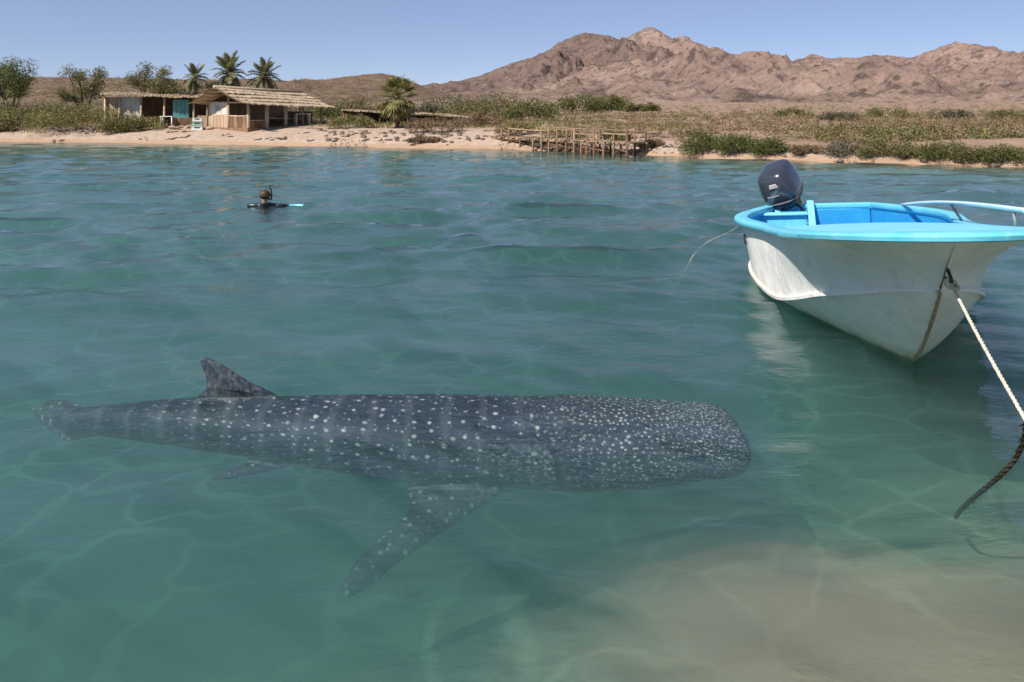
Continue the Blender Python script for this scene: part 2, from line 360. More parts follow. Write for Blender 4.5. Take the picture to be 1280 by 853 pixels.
def waves(X, Y):
    m = .65+.9*vnoise(X*.35, Y*.45, 91); wx = X+.35*fbm(X*.6, Y*.6, 3, 92); wy = Y+.35*fbm(X*.6, Y*.6, 3, 93)
    z = 0; r1 = np.hypot(X+2.2, Y-6.17); r2 = np.hypot(X+5.44, Y-17.6); ring = .009*np.sin(24*r1)*np.exp(-1.7*r1)+.022*np.sin(9*r2)*np.exp(-.75*r2)
    for a, b, ph, am in WAV: z = z+am*np.sin(a*wx+b*wy+ph)
    return z*m*(.40+.60*sstep(4.5, 14, Y))*np.exp(-np.clip(Y-18, 0, None)/40)+ring
wx_ = graded(0, 400, lambda x: .055 if x < 4 else .055+.03*(x-4)); wx_ = np.r_[-wx_[:0:-1], wx_]
wy_ = np.r_[graded(-14, 1, lambda y: .5), graded(1.3, 66, lambda y: .045+.0105*max(0, y-3)), graded(68, 120, lambda y: 8)]
X, Y = np.meshgrid(wx_, wy_); Zt = waves(X, Y)
nr, nc = X.shape; top = np.stack([X, Y, Zt], -1).reshape(-1, 3); bot = np.stack([X, Y, np.full_like(X, -5.)], -1).reshape(-1, 3)
ring = np.r_[np.arange(nc), np.arange(1, nr)*nc+nc-1, (nr-1)*nc+np.arange(nc-2, -1, -1), np.arange(nr-2, 0, -1)*nc]
nb_ = len(ring); Vw = np.r_[top, top[ring]*[1, 1, 0]+[0, 0, -5.]]
Fw = [tuple(q) for q in gridquads(nr, nc)]; N0 = len(top)
Fw += [(int(ring[(i+1) % nb_]), int(ring[i]), N0+i, N0+(i+1) % nb_) for i in range(nb_)]
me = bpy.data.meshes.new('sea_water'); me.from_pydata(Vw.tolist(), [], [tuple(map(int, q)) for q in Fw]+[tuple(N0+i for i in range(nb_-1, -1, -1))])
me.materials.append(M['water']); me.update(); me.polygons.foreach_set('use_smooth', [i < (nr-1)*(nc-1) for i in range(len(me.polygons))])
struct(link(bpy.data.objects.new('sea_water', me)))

# ------------------------------------------------------------------ panga boat
BP = dict(x0=4.871, y0=12.503, th=-.244, heel=.056, trim=.005, L=7.535)
bL = BP['L']
def interp(tq, v):
    v = list(v); n = len(v)-1; x = min(max(tq*n, 0), n-1e-9); i = int(x); u = x-i
    g = lambda k: v[min(max(k, 0), n)]
    p0 = 2*g(i)-g(i+1) if i-1 < 0 else g(i-1); p1 = g(i); p2 = g(i+1); p3 = 2*g(i+1)-g(i) if i+2 > n else g(i+2)
    return .5*(2*p1+(p2-p0)*u+(2*p0-5*p1+4*p2-p3)*u*u+(3*p1-p0-3*p2+p3)*u**3)
boat = thing('fishing_boat', 'white open fishing boat with turquoise gunwale moored at right', 'boat', (BP['x0'], BP['y0'], 0))
_fx, _fy = math.sin(BP['th']), -math.cos(BP['th']); _rx, _ry = -_fy, _fx
_ch, _sh = math.cos(BP['heel']), math.sin(BP['heel'])
def BW(a, b, z):                                 # boat frame (along, to the photo's right, up) -> offset from the boat's base
    b1 = b*_ch-z*_sh; z1 = b*_sh+z*_ch+a*math.sin(BP['trim'])
    return Vector((_fx*a+_rx*b1, _fy*a+_ry*b1, z1))
def gw_b(tq): return interp(tq, [.80, 1.31, 1.06, .98, .98])*math.sqrt(max(0, 1-tq**8))
def gw_z(tq): return interp(tq, [.66, .87, 1.33])
TF = .893
def tab(x, xs, ys):                             # smooth table lookup
    n = len(xs); x = min(max(x, xs[0]), xs[-1]); i = min(int(np.searchsorted(xs, x, 'right'))-1, n-2); h = xs[i+1]-xs[i]; u = (x-xs[i])/h
    sl = lambda k: (ys[min(k+1, n-1)]-ys[max(k-1, 0)])/(xs[min(k+1, n-1)]-xs[max(k-1, 0)])
    m0, m1 = sl(i)*h, sl(i+1)*h; return (2*u**3-3*u*u+1)*ys[i]+(u**3-2*u*u+u)*m0+(3*u*u-2*u**3)*ys[i+1]+(u**3-u*u)*m1
def ch_b(tq): return 0. if tq >= TF else max(0., tab(tq, [0, .12, .25, .35, .45, .53, .62, .70, .77, .83, .87, .893], [.74, 1.00, 1.17, 1.17, 1.08, .97, .83, .68, .52, .33, .17, 0]))
def keel_z(tq): return float(np.interp(tq, [0, .45, .62, .70, .745, .775, .80, .83, .86, .893, .925, .96, 1], [-.26, -.30, -.26, -.19, -.10, .03, .15, .33, .53, .77, 1.02, 1.25, 1.32]))
def ch_z(tq):
    z = tab(tq, [0, .25, .45, .53, .62, .70, .77, .83, .893], [.10, .08, .07, .10, .25, .42, .55, .67, .79]); return max(z, keel_z(tq)+.0)
# painted fibreglass
t = NT('white_fibreglass'); p = t.coord('Object'); xyz = t.sep(p)
n = t.noise(p, 2.2, 5, .6); st = t.noise(t.mapping(p, (5, 5, .7)), 1.5, 6, .7)
c = t.mix(t.ramp(n, (.35, 0), (.7, 1)), (.84, .82, .78), (.72, .70, .66))
c = t.mix(t.ramp(st, (.52, 0), (.78, .55)), c, (.50, .46, .38)); sf_ = t.noise(t.mapping(p, (.7, .7, 6)), 3.2, 6, .75); c = t.mix(t.ramp(sf_, (.62, 0), (.70, .4)), c, (.52, .49, .44))
low = t.math('ADD', xyz[2], t.math('MULTIPLY', t.math('SUBTRACT', t.noise(p, 5, 4), .5), .12))
c = t.mix(t.maprange(low, .16, .02, 0, .55), c, (.40, .30, .19))
c = t.mix(t.maprange(low, .04, -.03), c, (.12, .12, .07))
c = t.mix(t.ramp(t.noise(p, 16, 4, .7), (.62, 0), (.72, .6)), c, (.40, .31, .22))
M['hull'] = t.bsdf(c, .42, 0, t.bump(t.math('ADD', t.noise(p, 2.6, 3), t.math('MULTIPLY', t.noise(p, 24, 4), .06)), .55, .06), .5)
def gelcoat(name, c1, c2, wear, rough=.35):
    t = NT(name); p = t.coord('Object')
    c = t.mix(t.ramp(t.noise(p, 3.5, 5, .6), (.35, 0), (.7, 1)), c1, c2)
    c = t.mix(t.ramp(t.noise(p, 13, 5, .7), (.60, 0), (.72, .7)), c, wear)
    return t.bsdf(c, rough, 0, t.bump(t.noise(p, 18, 4), .15, .01), .5)
M['turq'] = gelcoat('turquoise_gelcoat', (.10, .47, .63), (.17, .56, .70), (.48, .68, .72))
M['deckblue'] = gelcoat('deck_blue_gelcoat', (.15, .53, .70), (.22, .60, .74), (.45, .68, .74), .45)
M['inblue'] = gelcoat('inner_blue_gelcoat', (.018, .24, .50), (.03, .30, .56), (.12, .42, .58), .45)
M['rust'] = mat_noise('worn_stem', (.27, .16, .09), (.48, .36, .25), 22, .9, .5)
M['steel'] = mat_noise('tarnished_steel', (.25, .24, .23), (.42, .40, .37), 9, .45, .1, spec=.6)
def hull_b(q, z):
    kz, cb, cz, gb, gz = keel_z(q), ch_b(q), ch_z(q), gw_b(q)-.04, gw_z(q)-.07
    if z < cz: return max(0, cb*(z-kz)/max(cz-kz, .01))
    return cb+(gb-cb)*min(1, (z-cz)/max(gz-cz, .01))**(1.25+.7*float(sstep(.5, .9, q)))
def station(tq, side):
    a = tq*bL; kz = keel_z(tq); cb, cz = ch_b(tq), ch_z(tq); gb, gz = gw_b(tq), gw_z(tq)-.068+.024*float(sstep(.3, 1, tq))
    gb = max(gb-.04, .004); kz = min(kz, gz-.002); cz = min(cz, gz-.001)
    pts = []
    for i in range(7):
        u = i/6; sag = .09*math.sin(math.pi*u)*min(1, cb*1.3); pts.append((a, cb*u, kz+(cz-kz)*u-sag))
    rail = .035*min(1, cb*4)
    pts.append((a, cb+rail, cz-.004)); pts.append((a, cb+rail, cz+.028*min(1, cb*4)))
    for i in range(9):
        u = i/8; flare = u**(1.25+.7*sstep(.5, .9, tq)); pts.append((a, cb+(gb-cb)*flare, cz+.03*min(1, cb*4)+(gz-cz-.03*min(1, cb*4))*u))
    return [BW(x, side*y, z) for x, y, z in pts]
ts = [i/46*.72 for i in range(46)]+[.72+.245*i/34 for i in range(35)]
hb = MB()
for sgn in (-1, 1):
    rows = [station(q, sgn) for q in ts]; n = len(rows[0])
    V = [p for r in rows for p in r]
    hb.add(V, [(i*n+k, i*n+k+1, (i+1)*n+k+1, (i+1)*n+k) if sgn > 0 else (i*n+k, (i+1)*n+k, (i+1)*n+k+1, i*n+k+1) for i in range(len(rows)-1) for k in range(n-1)])
tL = station(0, -1); tR = station(0, 1)
hb.add(tL[::-1]+tR[1:], [tuple(range(len(tL)+len(tR)-1))])
hull = hb.build('hull', M['hull'], boat)
bm = bmesh.new(); bm.from_mesh(hull.data); bmesh.ops.remove_doubles(bm, verts=bm.verts, dist=.002); bm.to_mesh(hull.data); bm.free()
smooth_angle(hull, 32)
# gunwale: rounded band swept round the whole sheer line
def loop_pts(off=0., dz=0., n=90, t0=0.):
    P = []
    tt = [t0+(1-t0)*(1-(1-i/n)**1.9) for i in range(n+1)]
    for q in tt: P.append((q*bL+(off if q > .999 else off*sstep(.9, 1, q)*.8), -max(gw_b(q)+off, 0 if q > .999 else .0), gw_z(q)+dz))
    return P+[(a, -b, z) for a, b, z in P[::-1][1:]]
def sweep(path, prof, closed):
    m = len(path); rings = []
    for i, pnt in enumerate(path):
        A = Vector(path[(i-1) % m] if closed else path[max(i-1, 0)]); B = Vector(path[(i+1) % m] if closed else path[min(i+1, m-1)])
        d = (B-A); d.z = 0; d.normalize(); out = Vector((d.y, -d.x, 0))*SW
        hs = 1-.38*float(sstep(.3, 1, pnt[0]/bL)); rings.append([BW(*(Vector(pnt)+out*o+Vector((0, 0, h*hs)))) for o, h in prof])
    return rings
SW = 1
path = loop_pts()
# transom run between the two quarters, rounded corners
L0, R0 = path[0], path[-1]
tr_ = [(-.05-.03*math.sin(math.pi*u), R0[1]+(L0[1]-R0[1])*u, L0[2]) for u in [.06+.88*i/14 for i in range(15)]]
full = path+tr_
c0 = (Vector(path[40])-Vector(path[38])); SW = 1 if Vector((c0.y, -c0.x, 0)).dot(Vector((0, -1, 0))) > 0 else -1
prof = [(.025, -.078), (.045, -.062), (.05, -.015), (.035, .010), (0, .018), (-.10, .018), (-.125, .008), (-.13, -.03), (-.11, -.07), (-.05, -.085)]
rings = sweep(full, prof, True); rings.append(rings[0])
g = MB().loft(rings, True, False).build('gunwale', M['turq'], boat); smooth_angle(g, 50)
# inner liner, floor, fore deck
LIN = [q for q in [i/40*.60 for i in range(41)]]
for sgn in (-1, 1):
    rows = []
    for q in LIN:
        zs = [gw_z(q)-.03+(.15-gw_z(q)+.03)*u for u in (0, .2, .45, .7, .9, 1)]
        rows.append([BW(q*bL, sgn*max(min(gw_b(q)-.10, hull_b(q, z)-.045 if z < gw_z(q)-.08 else 9), .02), z) for z in zs])
    smooth_angle(MB().loft(rows, False, False).build('inner_side', M['inblue'], boat), 60)
rows = [[BW(q*bL, s*max(hull_b(q, .15)-.05, .02), .16) for s in (-1, -.5, 0, .5, 1)] for q in LIN]
MB().loft(rows, False, False).build('cockpit_floor', M['inblue'], boat)
rows = []
DT = [.57+.435*(1-(1-i/34)**1.8) for i in range(35)]
for q in DT:
    qq = min(q, .999); b = max(gw_b(qq)-.045, .01)
    rows.append([BW(qq*bL, s*b, gw_z(qq)+.008+.035*(1-s*s)*(1-float(sstep(.86, .99, qq)))) for s in [k/8-1 for k in range(17)]])
dk = MB().loft(rows, False, False)
aft = rows[0]; low_ = [BW(.57*bL, s*max(gw_b(.57)-.06, .01), gw_z(.57)-.10) for s in [k/8-1 for k in range(17)]]
dk.loft([low_, aft], False, False)
smooth_angle(dk.build('fore_deck', M['deckblue'], boat), 45)
def cross(name, q, w, z, h, mat, depth=.16, inset=.11):
    mb = MB(); b = min(hull_b(q, z), hull_b(q+w/bL, z))-.05
    lo = [BW(q*bL, -b, z), BW(q*bL+w, -b, z), BW(q*bL+w, b, z), BW(q*bL, b, z)]; b = min(b+.6, hull_b(q, z+h)-.06, hull_b(q+w/bL, z+h)-.06); hi = [BW(q*bL, -b, z+h), BW(q*bL+w, -b, z+h), BW(q*bL+w, b, z+h), BW(q*bL, b, z+h)]
    return bevel(mb.hexa(lo, hi).build(name, mat, boat), .015)
def block(name, a0, a1, b0, b1, z0, z1, mat): return bevel(MB().hexa([BW(a0, b0, z0), BW(a1, b0, z0), BW(a1, b1, z0), BW(a0, b1, z0)], [BW(a0, b0, z1), BW(a1, b0, z1), BW(a1, b1, z1), BW(a0, b1, z1)]).build(name, mat, boat), .015)
block('motor_well', .66, .74, -.98, -.30, .20, .60, M['turq']); block('well_ledge', .60, .80, -1.0, -.28, .602, .64, M['deckblue'])
block('inner_transom', .02, .05, -.70, .70, .17, .60, M['inblue']); block('low_bench', 1.9, 2.2, -.80, .80, .30, .34, M['deckblue'])
cross('deck_bulkhead', .585, .05, .20, gw_z(.58)-.34, M['inblue'], inset=.24)
# brace under the fore deck edge, stern knee posts, floor boards
bevel(MB().tube([BW(.50*bL, .42, .25), BW(.545*bL, .30, gw_z(.54)-.06)], .045, 8).build('deck_brace', M['deckblue'], boat), .004)
for b_ in (-.72, -.22):
    bevel(MB().hexa([BW(.04, b_, .30), BW(.30, b_, .30), BW(.30, b_+.10, .30), BW(.04, b_+.10, .30)], [BW(.04, b_, .74), BW(.12, b_, .74), BW(.12, b_+.10, .74), BW(.04, b_+.10, .74)]).build('motor_knee', M['deckblue'], boat), .01)
# stem: worn strip, bow eye, crack line; vent on the quarter
P = []
for i in range(26):
    q = .765+(.893-.765)*i/25; P.append(BW(q*bL+.012, 0, keel_z(q)-.002))
mb = MB(); rings = []
for i, pnt in enumerate(P):
    w_ = .019*(1-.35*i/25)*random.uniform(.75, 1.2); tdir = (P[min(i+1, 25)]-P[max(i-1, 0)]).normalized(); side = BW(0, 1, 0).normalized(); nn = tdir.cross(side)
    if nn.z > 0: nn = -nn
    rings.append([pnt-side*w_-nn*.012, pnt-side*w_*.6+nn*.008, pnt+nn*.014, pnt+side*w_*.6+nn*.008, pnt+side*w_-nn*.012])
smooth_angle(mb.loft(rings, True, True).build('worn_stem_strip', M['rust'], boat), 60)
qe = .915; EYE = BW(qe*bL+.03, .012, keel_z(qe)-.02)
mb = MB(); up_ = (BW((qe+.01)*bL, 0, keel_z(qe+.01))-BW((qe-.01)*bL, 0, keel_z(qe-.01))).normalized(); outd = BW(1, 0, -.6)-BW(0, 0, 0); outd.normalize()
mb.tube([EYE+up_*.05-outd*.05, EYE+up_*.05+outd*.03, EYE+up_*.03+outd*.06, EYE-up_*.03+outd*.06, EYE-up_*.05+outd*.03, EYE-up_*.05-outd*.05], .013, 8)
mb.build('bow_eye', M['dark'], boat, True)
vq, vz = .30, .50; yb = hull_b(vq, vz)
mb = MB().tube([BW(vq*bL, -yb+.03, vz-.06), BW(vq*bL+.01, -yb-.004, vz-.05), BW(vq*bL+.01, -hull_b(vq, vz+.06)-.004, vz+.05), BW(vq*bL, -hull_b(vq, vz+.07)+.03, vz+.06)], .022, 8); mb.build('drain_fitting', M['dark'], boat, True)
# hand rail on the far side of the bow
A0 = Vector((.10*bL, gw_b(.10)-.05, gw_z(.10)+.02)); A1 = Vector((.79*bL, gw_b(.79)-.05, gw_z(.79)+.15))
RP = [BW(*A0.lerp(A1, u)+Vector((0, 0, .05*math.sin(math.pi*u)))) for u in [i/12 for i in range(13)]]
RP += [BW(A1.x+.10, A1.y, A1.z-.015), BW(A1.x+.17, A1.y, A1.z-.06), BW(A1.x+.19, A1.y, gw_z(.81)+.01)]
rail = MB().tube(RP, .022, 10).build('bow_rail', gelcoat('pale_blue_rail', (.45, .66, .70), (.6, .74, .76), (.7, .72, .7)), boat, True)
for q in (.48, .755):
    u = (q-.10)/.69; tp = A0.lerp(A1, u)
    MB().tube([BW(q*bL, gw_b(q)-.06, gw_z(q)), BW(tp.x, tp.y, tp.z+.03)], .014, 8).build('rail_post', M['steel'], rail, True)
BO = boat.location
def BWW(a, b, z): return BO+BW(a, b, z)

# ------------------------------------------------------------------ outboard motor
MO = BWW(-.06, -.49, .545)                       # clamp point on the transom
motor = thing('outboard_motor', 'dark grey outboard motor clamped to the stern of the blue boat', 'outboard motor', MO)
motor.scale = (1.1, 1.1, 1.1)
t = NT('cowl_paint'); p = t.coord('Object'); c = t.mix(t.ramp(t.noise(p, 4, 4), (.3, 0), (.7, 1)), (.030, .036, .048), (.048, .054, .068))
M['cowl'] = t.bsdf(c, .24, .35, t.bump(t.noise(p, 30, 3), .03, .005), .6, .7)
M['cowl_apron'] = mat_noise('cowl_apron', (.022, .045, .058), (.035, .065, .08), 6, .35, .05)
M['motor_grey'] = mat_noise('motor_leg_paint', (.05, .06, .07), (.11, .12, .13), 8, .5, .1)
M['stripe'] = mat_noise('cowl_stripe', (.42, .33, .33), (.55, .45, .44), 8, .5, .0)
tilt = Euler((R(24), R(-18), R(-38))).to_matrix()
CW0 = Vector((.02, .02, .15))
def rrect(w, d, z, e=3.8, n=36, dx=0, dy=0):
    P = []
    for k in range(n):
        a = 2*math.pi*k/n; ca, sa = math.cos(a), math.sin(a)
        P.append(CW0+tilt @ Vector((dx+w*math.copysign(abs(ca)**(2/e), ca), dy+d*math.copysign(abs(sa)**(2/e), sa), z)))
    return P
secs = [(w_*1.04, d_, .10+(z_-.10)*.87, x_, y_) for w_, d_, z_, x_, y_ in [(.185, .25, .10, 0, 0), (.225, .30, .13, 0, 0), (.242, .325, .18, 0, 0), (.245, .335, .26, -.005, .005), (.240, .335, .36, -.008, .012), (.228, .322, .45, -.012, .022), (.216, .305, .545, -.016, .03), (.195, .275, .605, -.02, .034), (.155, .22, .640, -.02, .036), (.08, .12, .655, -.02, .038), (.01, .015, .658, -.02, .038)]]
cw = MB().loft([rrect(w, d, z, 3.6, 40, dx, dy) for w, d, z, dx, dy in secs]).build('cowling', M['cowl'], motor); smooth_angle(cw, 70)
sub = cw.modifiers.new('s', 'SUBSURF'); sub.levels = sub.render_levels = 1
ap = MB().loft([rrect(w, d, z, 3.0, 40) for w, d, z in ((.13, .18, -.03), (.17, .24, .02), (.215, .29, .06), (.236, .315, .10), (.240, .320, .125), (.225, .30, .132))]).build('apron', M['cowl_apron'], motor); smooth_angle(ap, 50)
seam = MB().loft([rrect(w, d, z, 3.0, 40) for w, d, z in ((.238, .318, .128), (.251, .334, .134), (.251, .334, .150), (.236, .316, .156))], True, False).build('cowl_seam', M['motor_grey'], motor, True)
st_ = MB()
ra = rrect(.2475, .3385, .272, 3.0, 80, -.005, .005); rb = rrect(.2475, .3385, .290, 3.0, 80, -.005, .005); ks = list(range(36, 62))
st_.loft([[ra[k] for k in ks], [rb[k] for k in ks]], False, False); st_.build('side_stripe', M['stripe'], cw)
bg_ = MB(); ra = [CW0+tilt @ Vector((x, -.326+.0, z)) for x, z in ((-.05, .40), (.075, .40), (.06, .45), (-.035, .45))]
bd = MB().hexa([q+tilt @ Vector((0, -.004, 0)) for q in ra], [q+tilt @ Vector((0, .02, 0)) for q in ra]).build('badge', M['stripe'], cw)
# mid section, swivel bracket, clamp, steering arm, hoses
mb = MB(); lp = lambda x, y, z: CW0+tilt @ Vector((x, y, z))
mb.loft([rrect(.10, .15, -.02, 2.6, 20), rrect(.085, .13, -.16, 2.6, 20), rrect(.075, .12, -.30, 2.6, 20, 0, .05), rrect(.06, .12, -.60, 2.4, 20, 0, .14), rrect(.045, .13, -.85, 2.2, 20, 0, .20), rrect(.04, .10, -1.0, 2.0, 20, 0, .22)])
leg = mb.build('drive_leg', M['motor_grey'], motor); smooth_angle(leg, 50)
MB().box(lp(0, .28, -.74), (.26, .36, .018), rot=tilt).build('cavitation_plate', M['motor_grey'], leg)
pr = MB()
for k in range(3):
    a = k*2*math.pi/3; r_ = Matrix.Rotation(a, 3, 'Y'); pr.hexa([lp(0, .40, -.92)+tilt @ (r_ @ Vector(q)) for q in ((-.03, 0, .02), (.05, .03, .15), (.0, .05, .16), (-.05, .02, .03))], [lp(0, .42, -.92)+tilt @ (r_ @ Vector(q)) for q in ((-.03, 0, .02), (.05, .03, .15), (.0, .05, .16), (-.05, .02, .03))])
pr.tube([lp(0, .30, -.92), lp(0, .47, -.92)], [.06, .03], 12); pr.build('propeller', M['motor_grey'], leg)
for dx in (-.13, .10):
    b_ = MB(); b_.box((dx, -.10, -.06), (.045, .09, .34), rz=BP['th']); b_.box((dx+.01, -.02, .10), (.05, .20, .05), rz=BP['th']); bevel(b_.build('clamp_bracket', M['motor_grey'] if dx < 0 else M['turq'], motor), .008)
    sc = MB().tube([(dx, -.15, -.12), (dx+.05, -.30, -.12)], .014, 8); sc.tube([(dx+.0, -.30, -.12), (dx+.10, -.30, -.12)], .010, 6); sc.build('clamp_screw', M['steel'], motor)
MB().tube([lp(-.02, -.08, -.02), lp(-.10, -.20, -.12), lp(-.13, -.28, -.20)], [.05, .035, .022], 10).build('steering_bracket', M['motor_grey'], motor, True)
MB().tube([lp(-.12, -.05, .0), lp(-.20, -.10, -.12), lp(-.17, -.10, -.26), lp(-.08, -.12, -.33)], .018, 8).build('fuel_hose', M['dark'], motor, True)
MB().tube([lp(.12, -.10, .0), lp(.19, -.14, -.1), lp(.16, -.16, -.24)], .014, 8).build('control_cable', M['dark'], motor, True)
MB().box(lp(-.115, -.1, -.16), (.07, .16, .20), rot=tilt).build('rusty_bracket', M['rust'], motor)
MB().box(lp(.245, -.27, .11), (.03, .07, .10), rot=tilt).build('cowl_latch', M['dark'], motor)

# ------------------------------------------------------------------ mooring rope and stern line
def ropemesh(P, r, strands=3, twist=16., n=6, seg=14):
    # catmull path, twisted strands
    P = [Vector(p) for p in P]; Q = []
    for i in range(len(P)-1):
        p0, p1, p2, p3 = P[max(i-1, 0)], P[i], P[i+1], P[min(i+2, len(P)-1)]
        m = max(2, int((p2-p1).length*seg))
        for k in range(m):
            u = k/m; Q.append(.5*(2*p1+(p2-p0)*u+(2*p0-5*p1+4*p2-p3)*u*u+(3*p1-p0-3*p2+p3)*u**3))
    Q.append(P[-1]); mb = MB(); L_ = 0; acc = [0]
    for i in range(1, len(Q)): L_ += (Q[i]-Q[i-1]).length; acc.append(L_)
    for s in range(strands):
        C = []
        for i, q in enumerate(Q):
            d = (Q[min(i+1, len(Q)-1)]-Q[max(i-1, 0)]).normalized(); a = d.cross(Vector((.3, .2, 1))).normalized(); b = d.cross(a)
            ph = acc[i]*twist+s*2*math.pi/strands; C.append(q+(a*math.cos(ph)+b*math.sin(ph))*r*.52)
        mb.tube(C, r*.56, n)
    return mb
M['rope'] = mat_noise('pale_rope', (.48, .43, .34), (.68, .63, .54), 30, .9, .5)
M['rope_wet'] = mat_noise('weedy_wet_rope', (.018, .014, .009), (.06, .045, .028), 12, .7, .8)
rope = thing('mooring_rope', 'pale mooring rope from the bow eye down to a dark weedy length', 'rope', BO+EYE)
e0 = BO+EYE+outd*.06; ro = rope.location
jn = at(1283, 527, 4.35)
sub_ = lambda L_: [Vector(q)-ro for q in L_]
ropemesh(sub_([e0+Vector((0, 0, .01)), e0*.66+jn*.34-Vector((0, 0, .012)), e0*.33+jn*.67-Vector((0, 0, .012)), jn, jn*1.33-e0*.33, jn*1.66-e0*.66, jn*2-e0, jn*2.3-e0*1.3]), .0125, seg=40, twist=60).build('dry_rope', M['rope'], rope, True)
mb = MB()
for k in range(3):
    a0 = k*.35; ring_ = [e0-ro+Vector((.035*math.cos(a0+2*math.pi*i/12), .02*math.sin(2*math.pi*i/12)-.012*k, .03*math.sin(2*math.pi*i/12)+.0)) for i in range(13)]; mb.tube(ring_, .013, 6)
mb.build('rope_knot', M['rope'], rope, True)
dk_ = [jn, at(1279, 552, 4.45), at(1268, 575, 4.55), at(1246, 598, 4.68), at(1222, 618, 4.86), at(1204, 634, 5.06), at(1197, 643, 5.25), at(1195, 647, 5.6)]
wr = ropemesh(sub_(dk_), .0145, seg=40, twist=40).build('weedy_rope', M['rope_wet'], rope, True)
mb = MB()
for i in range(150):                             # tufts of weed along the wet length
    k = random.uniform(0, 4.9); a = dk_[int(k)].lerp(dk_[int(k)+1], k % 1)-ro; d = Vector((random.gauss(0, 1), random.gauss(0, 1), -.4)).normalized()
    mb.add([a-d*.01, a+d*random.uniform(.03, .055)+Vector((0, 0, -.02)), a+Vector((.012, .01, -.012))], [(0, 1, 2)])
mb.build('weed_tufts', M['rope_wet'], rope)
sl = thing('stern_line', 'thin slack line running from the boat stern into the water', 'line', BWW(.25, -1.0, .60))
q0 = BWW(.35, -1.02, .60); q1 = at(884, 303, 11.2); q2 = at(858, 322, 11.4)
ropemesh([q0-sl.location, q0.lerp(q1, .5)-sl.location-Vector((0, 0, .05)), q1-sl.location, at(868, 318, 11.6)-sl.location, Vector((q2.x, q2.y, -.1))-sl.location, Vector((q2.x-.6, q2.y+.3, -1.4))-sl.location], .004, 2, 30, 5, 8).build('line', M['rope'], sl, True)

# ------------------------------------------------------------------ whale shark
SH = []                                          # spine samples: u (px column), z centre, Y, half width, half height
for row in ((927, -.335, 6.10, .12, .035), (924, -.335, 6.10, .31, .095), (915, -.33, 6.10, .42, .15), (895, -.335, 6.10, .475, .19), (860, -.345, 6.10, .485, .215), (800, -.355, 6.10, .515, .255), (740, -.36, 6.10, .515, .28), (690, -.36, 6.10, .50, .29), (640, -.355, 6.10, .48, .29), (560, -.335, 6.10, .455, .285), (480, -.315, 6.10, .42, .27), (410, -.29, 6.11, .365, .245), (350, -.27, 6.13, .30, .215), (300, -.26, 6.16, .27, .205), (250, -.258, 6.20, .225, .185), (200, -.262, 6.24, .18, .16), (150, -.272, 6.28, .14, .13), (110, -.285, 6.32, .11, .105), (88, -.29, 6.34, .09, .085), (70, -.295, 6.36, .06, .06)):
    SH.append(((row[0]-640)/F*row[2], row[2], row[1], row[3], row[4]))
SH = np.array(SH)
dense = []
for i in range(len(SH)-1):
    for k in range(6):
        u = k/6; g = lambda j: SH[min(max(j, 0), len(SH)-1)]
        p0, p1, p2, p3 = g(i-1), g(i), g(i+1), g(i+2)
        dense.append(.5*(2*p1+(p2-p0)*u+(2*p0-5*p1+4*p2-p3)*u*u+(3*p1-p0-3*p2+p3)*u**3))
dense.append(SH[-1]); dense = np.array(dense)
SX0 = dense[0][0]
mb = MB(); rings = []
for x, y, z, w, h in dense:
    s = SX0-x; P = []
    ex = 2.5 if s < 1.4 else 2.2
    for k in range(72):
        a = 2*math.pi*k/72; ca, sa = math.cos(a), math.sin(a)
        rx = math.copysign(abs(ca)**(2/ex), ca); rz = math.copysign(abs(sa)**(2/ex), sa)
        if sa < 0: rz *= .92
        bumpr = 0
        for a0 in (math.pi/2, .95, .48, math.pi-.95, math.pi-.48):       # ridges along the back and flanks
            bumpr += .004*math.exp(-((a-a0)/.06)**2)*float(sstep(1.15, 1.8, s)*(1-sstep(4.2, 5.0, s)))
        head = 0
        if s < 1.5 and sa > .2: head = -.018*math.exp(-((abs(ca)-.35)/.2)**2)*float(sstep(.1, .5, s))
        m = 1+bumpr/max(h, .08)
        P.append(Vector((x, y+w*rx*m, z+(h*rz)*m+head)))
    rings.append(P)
mb.loft(rings)
sharkB = mb
def fin(root0, root1, pts_lead, pts_trail, th0, th1, n=9):
    """a fin between a leading and a trailing edge, thickest in the middle of the chord"""
    m = len(pts_lead); rr = []
    for i in range(m):
        A, B = Vector(pts_lead[i]), Vector(pts_trail[i]); ch = B-A
        nxt = Vector(pts_lead[min(i+1, m-1)])-Vector(pts_lead[max(i-1, 0)])
        nrm_ = ch.cross(nxt).normalized(); th = th0+(th1-th0)*i/(m-1); ring_ = []
        for k in range(n+1):
            u = k/n; ring_.append(A+ch*u+nrm_*th*(math.sin(math.pi*u**.7)+.12))
        for k in range(n, -1, -1):
            u = k/n; ring_.append(A+ch*u-nrm_*th*(math.sin(math.pi*u**.7)+.12))
        rr.append(ring_)
    sharkB.loft(rr)
def curve(P, n):
    P = [Vector(p) for p in P]; out = []
    for j in range(n):
        x = j/(n-1)*(len(P)-1); i = min(int(x), len(P)-2); u = x-i
        p0, p1, p2, p3 = P[max(i-1, 0)], P[i], P[i+1], P[min(i+2, len(P)-1)]
        out.append(.5*(2*p1+(p2-p0)*u+(2*p0-5*p1+4*p2-p3)*u*u+(3*p1-p0-3*p2+p3)*u**3))
    return out
# first dorsal: breaks the surface
Yd = 6.17
fin(0, 0, curve([at(368, 512, Yd), at(342, 491, Yd), at(314, 478, Yd), at(292, 464, Yd), at(274, 453, Yd), at(258, 446, Yd)], 14), curve([at(226, 514, Yd), at(246, 496, Yd), at(256, 484, Yd), at(255, 470, Yd), at(250, 458, Yd), at(248, 449, Yd)], 14), .05, .020)
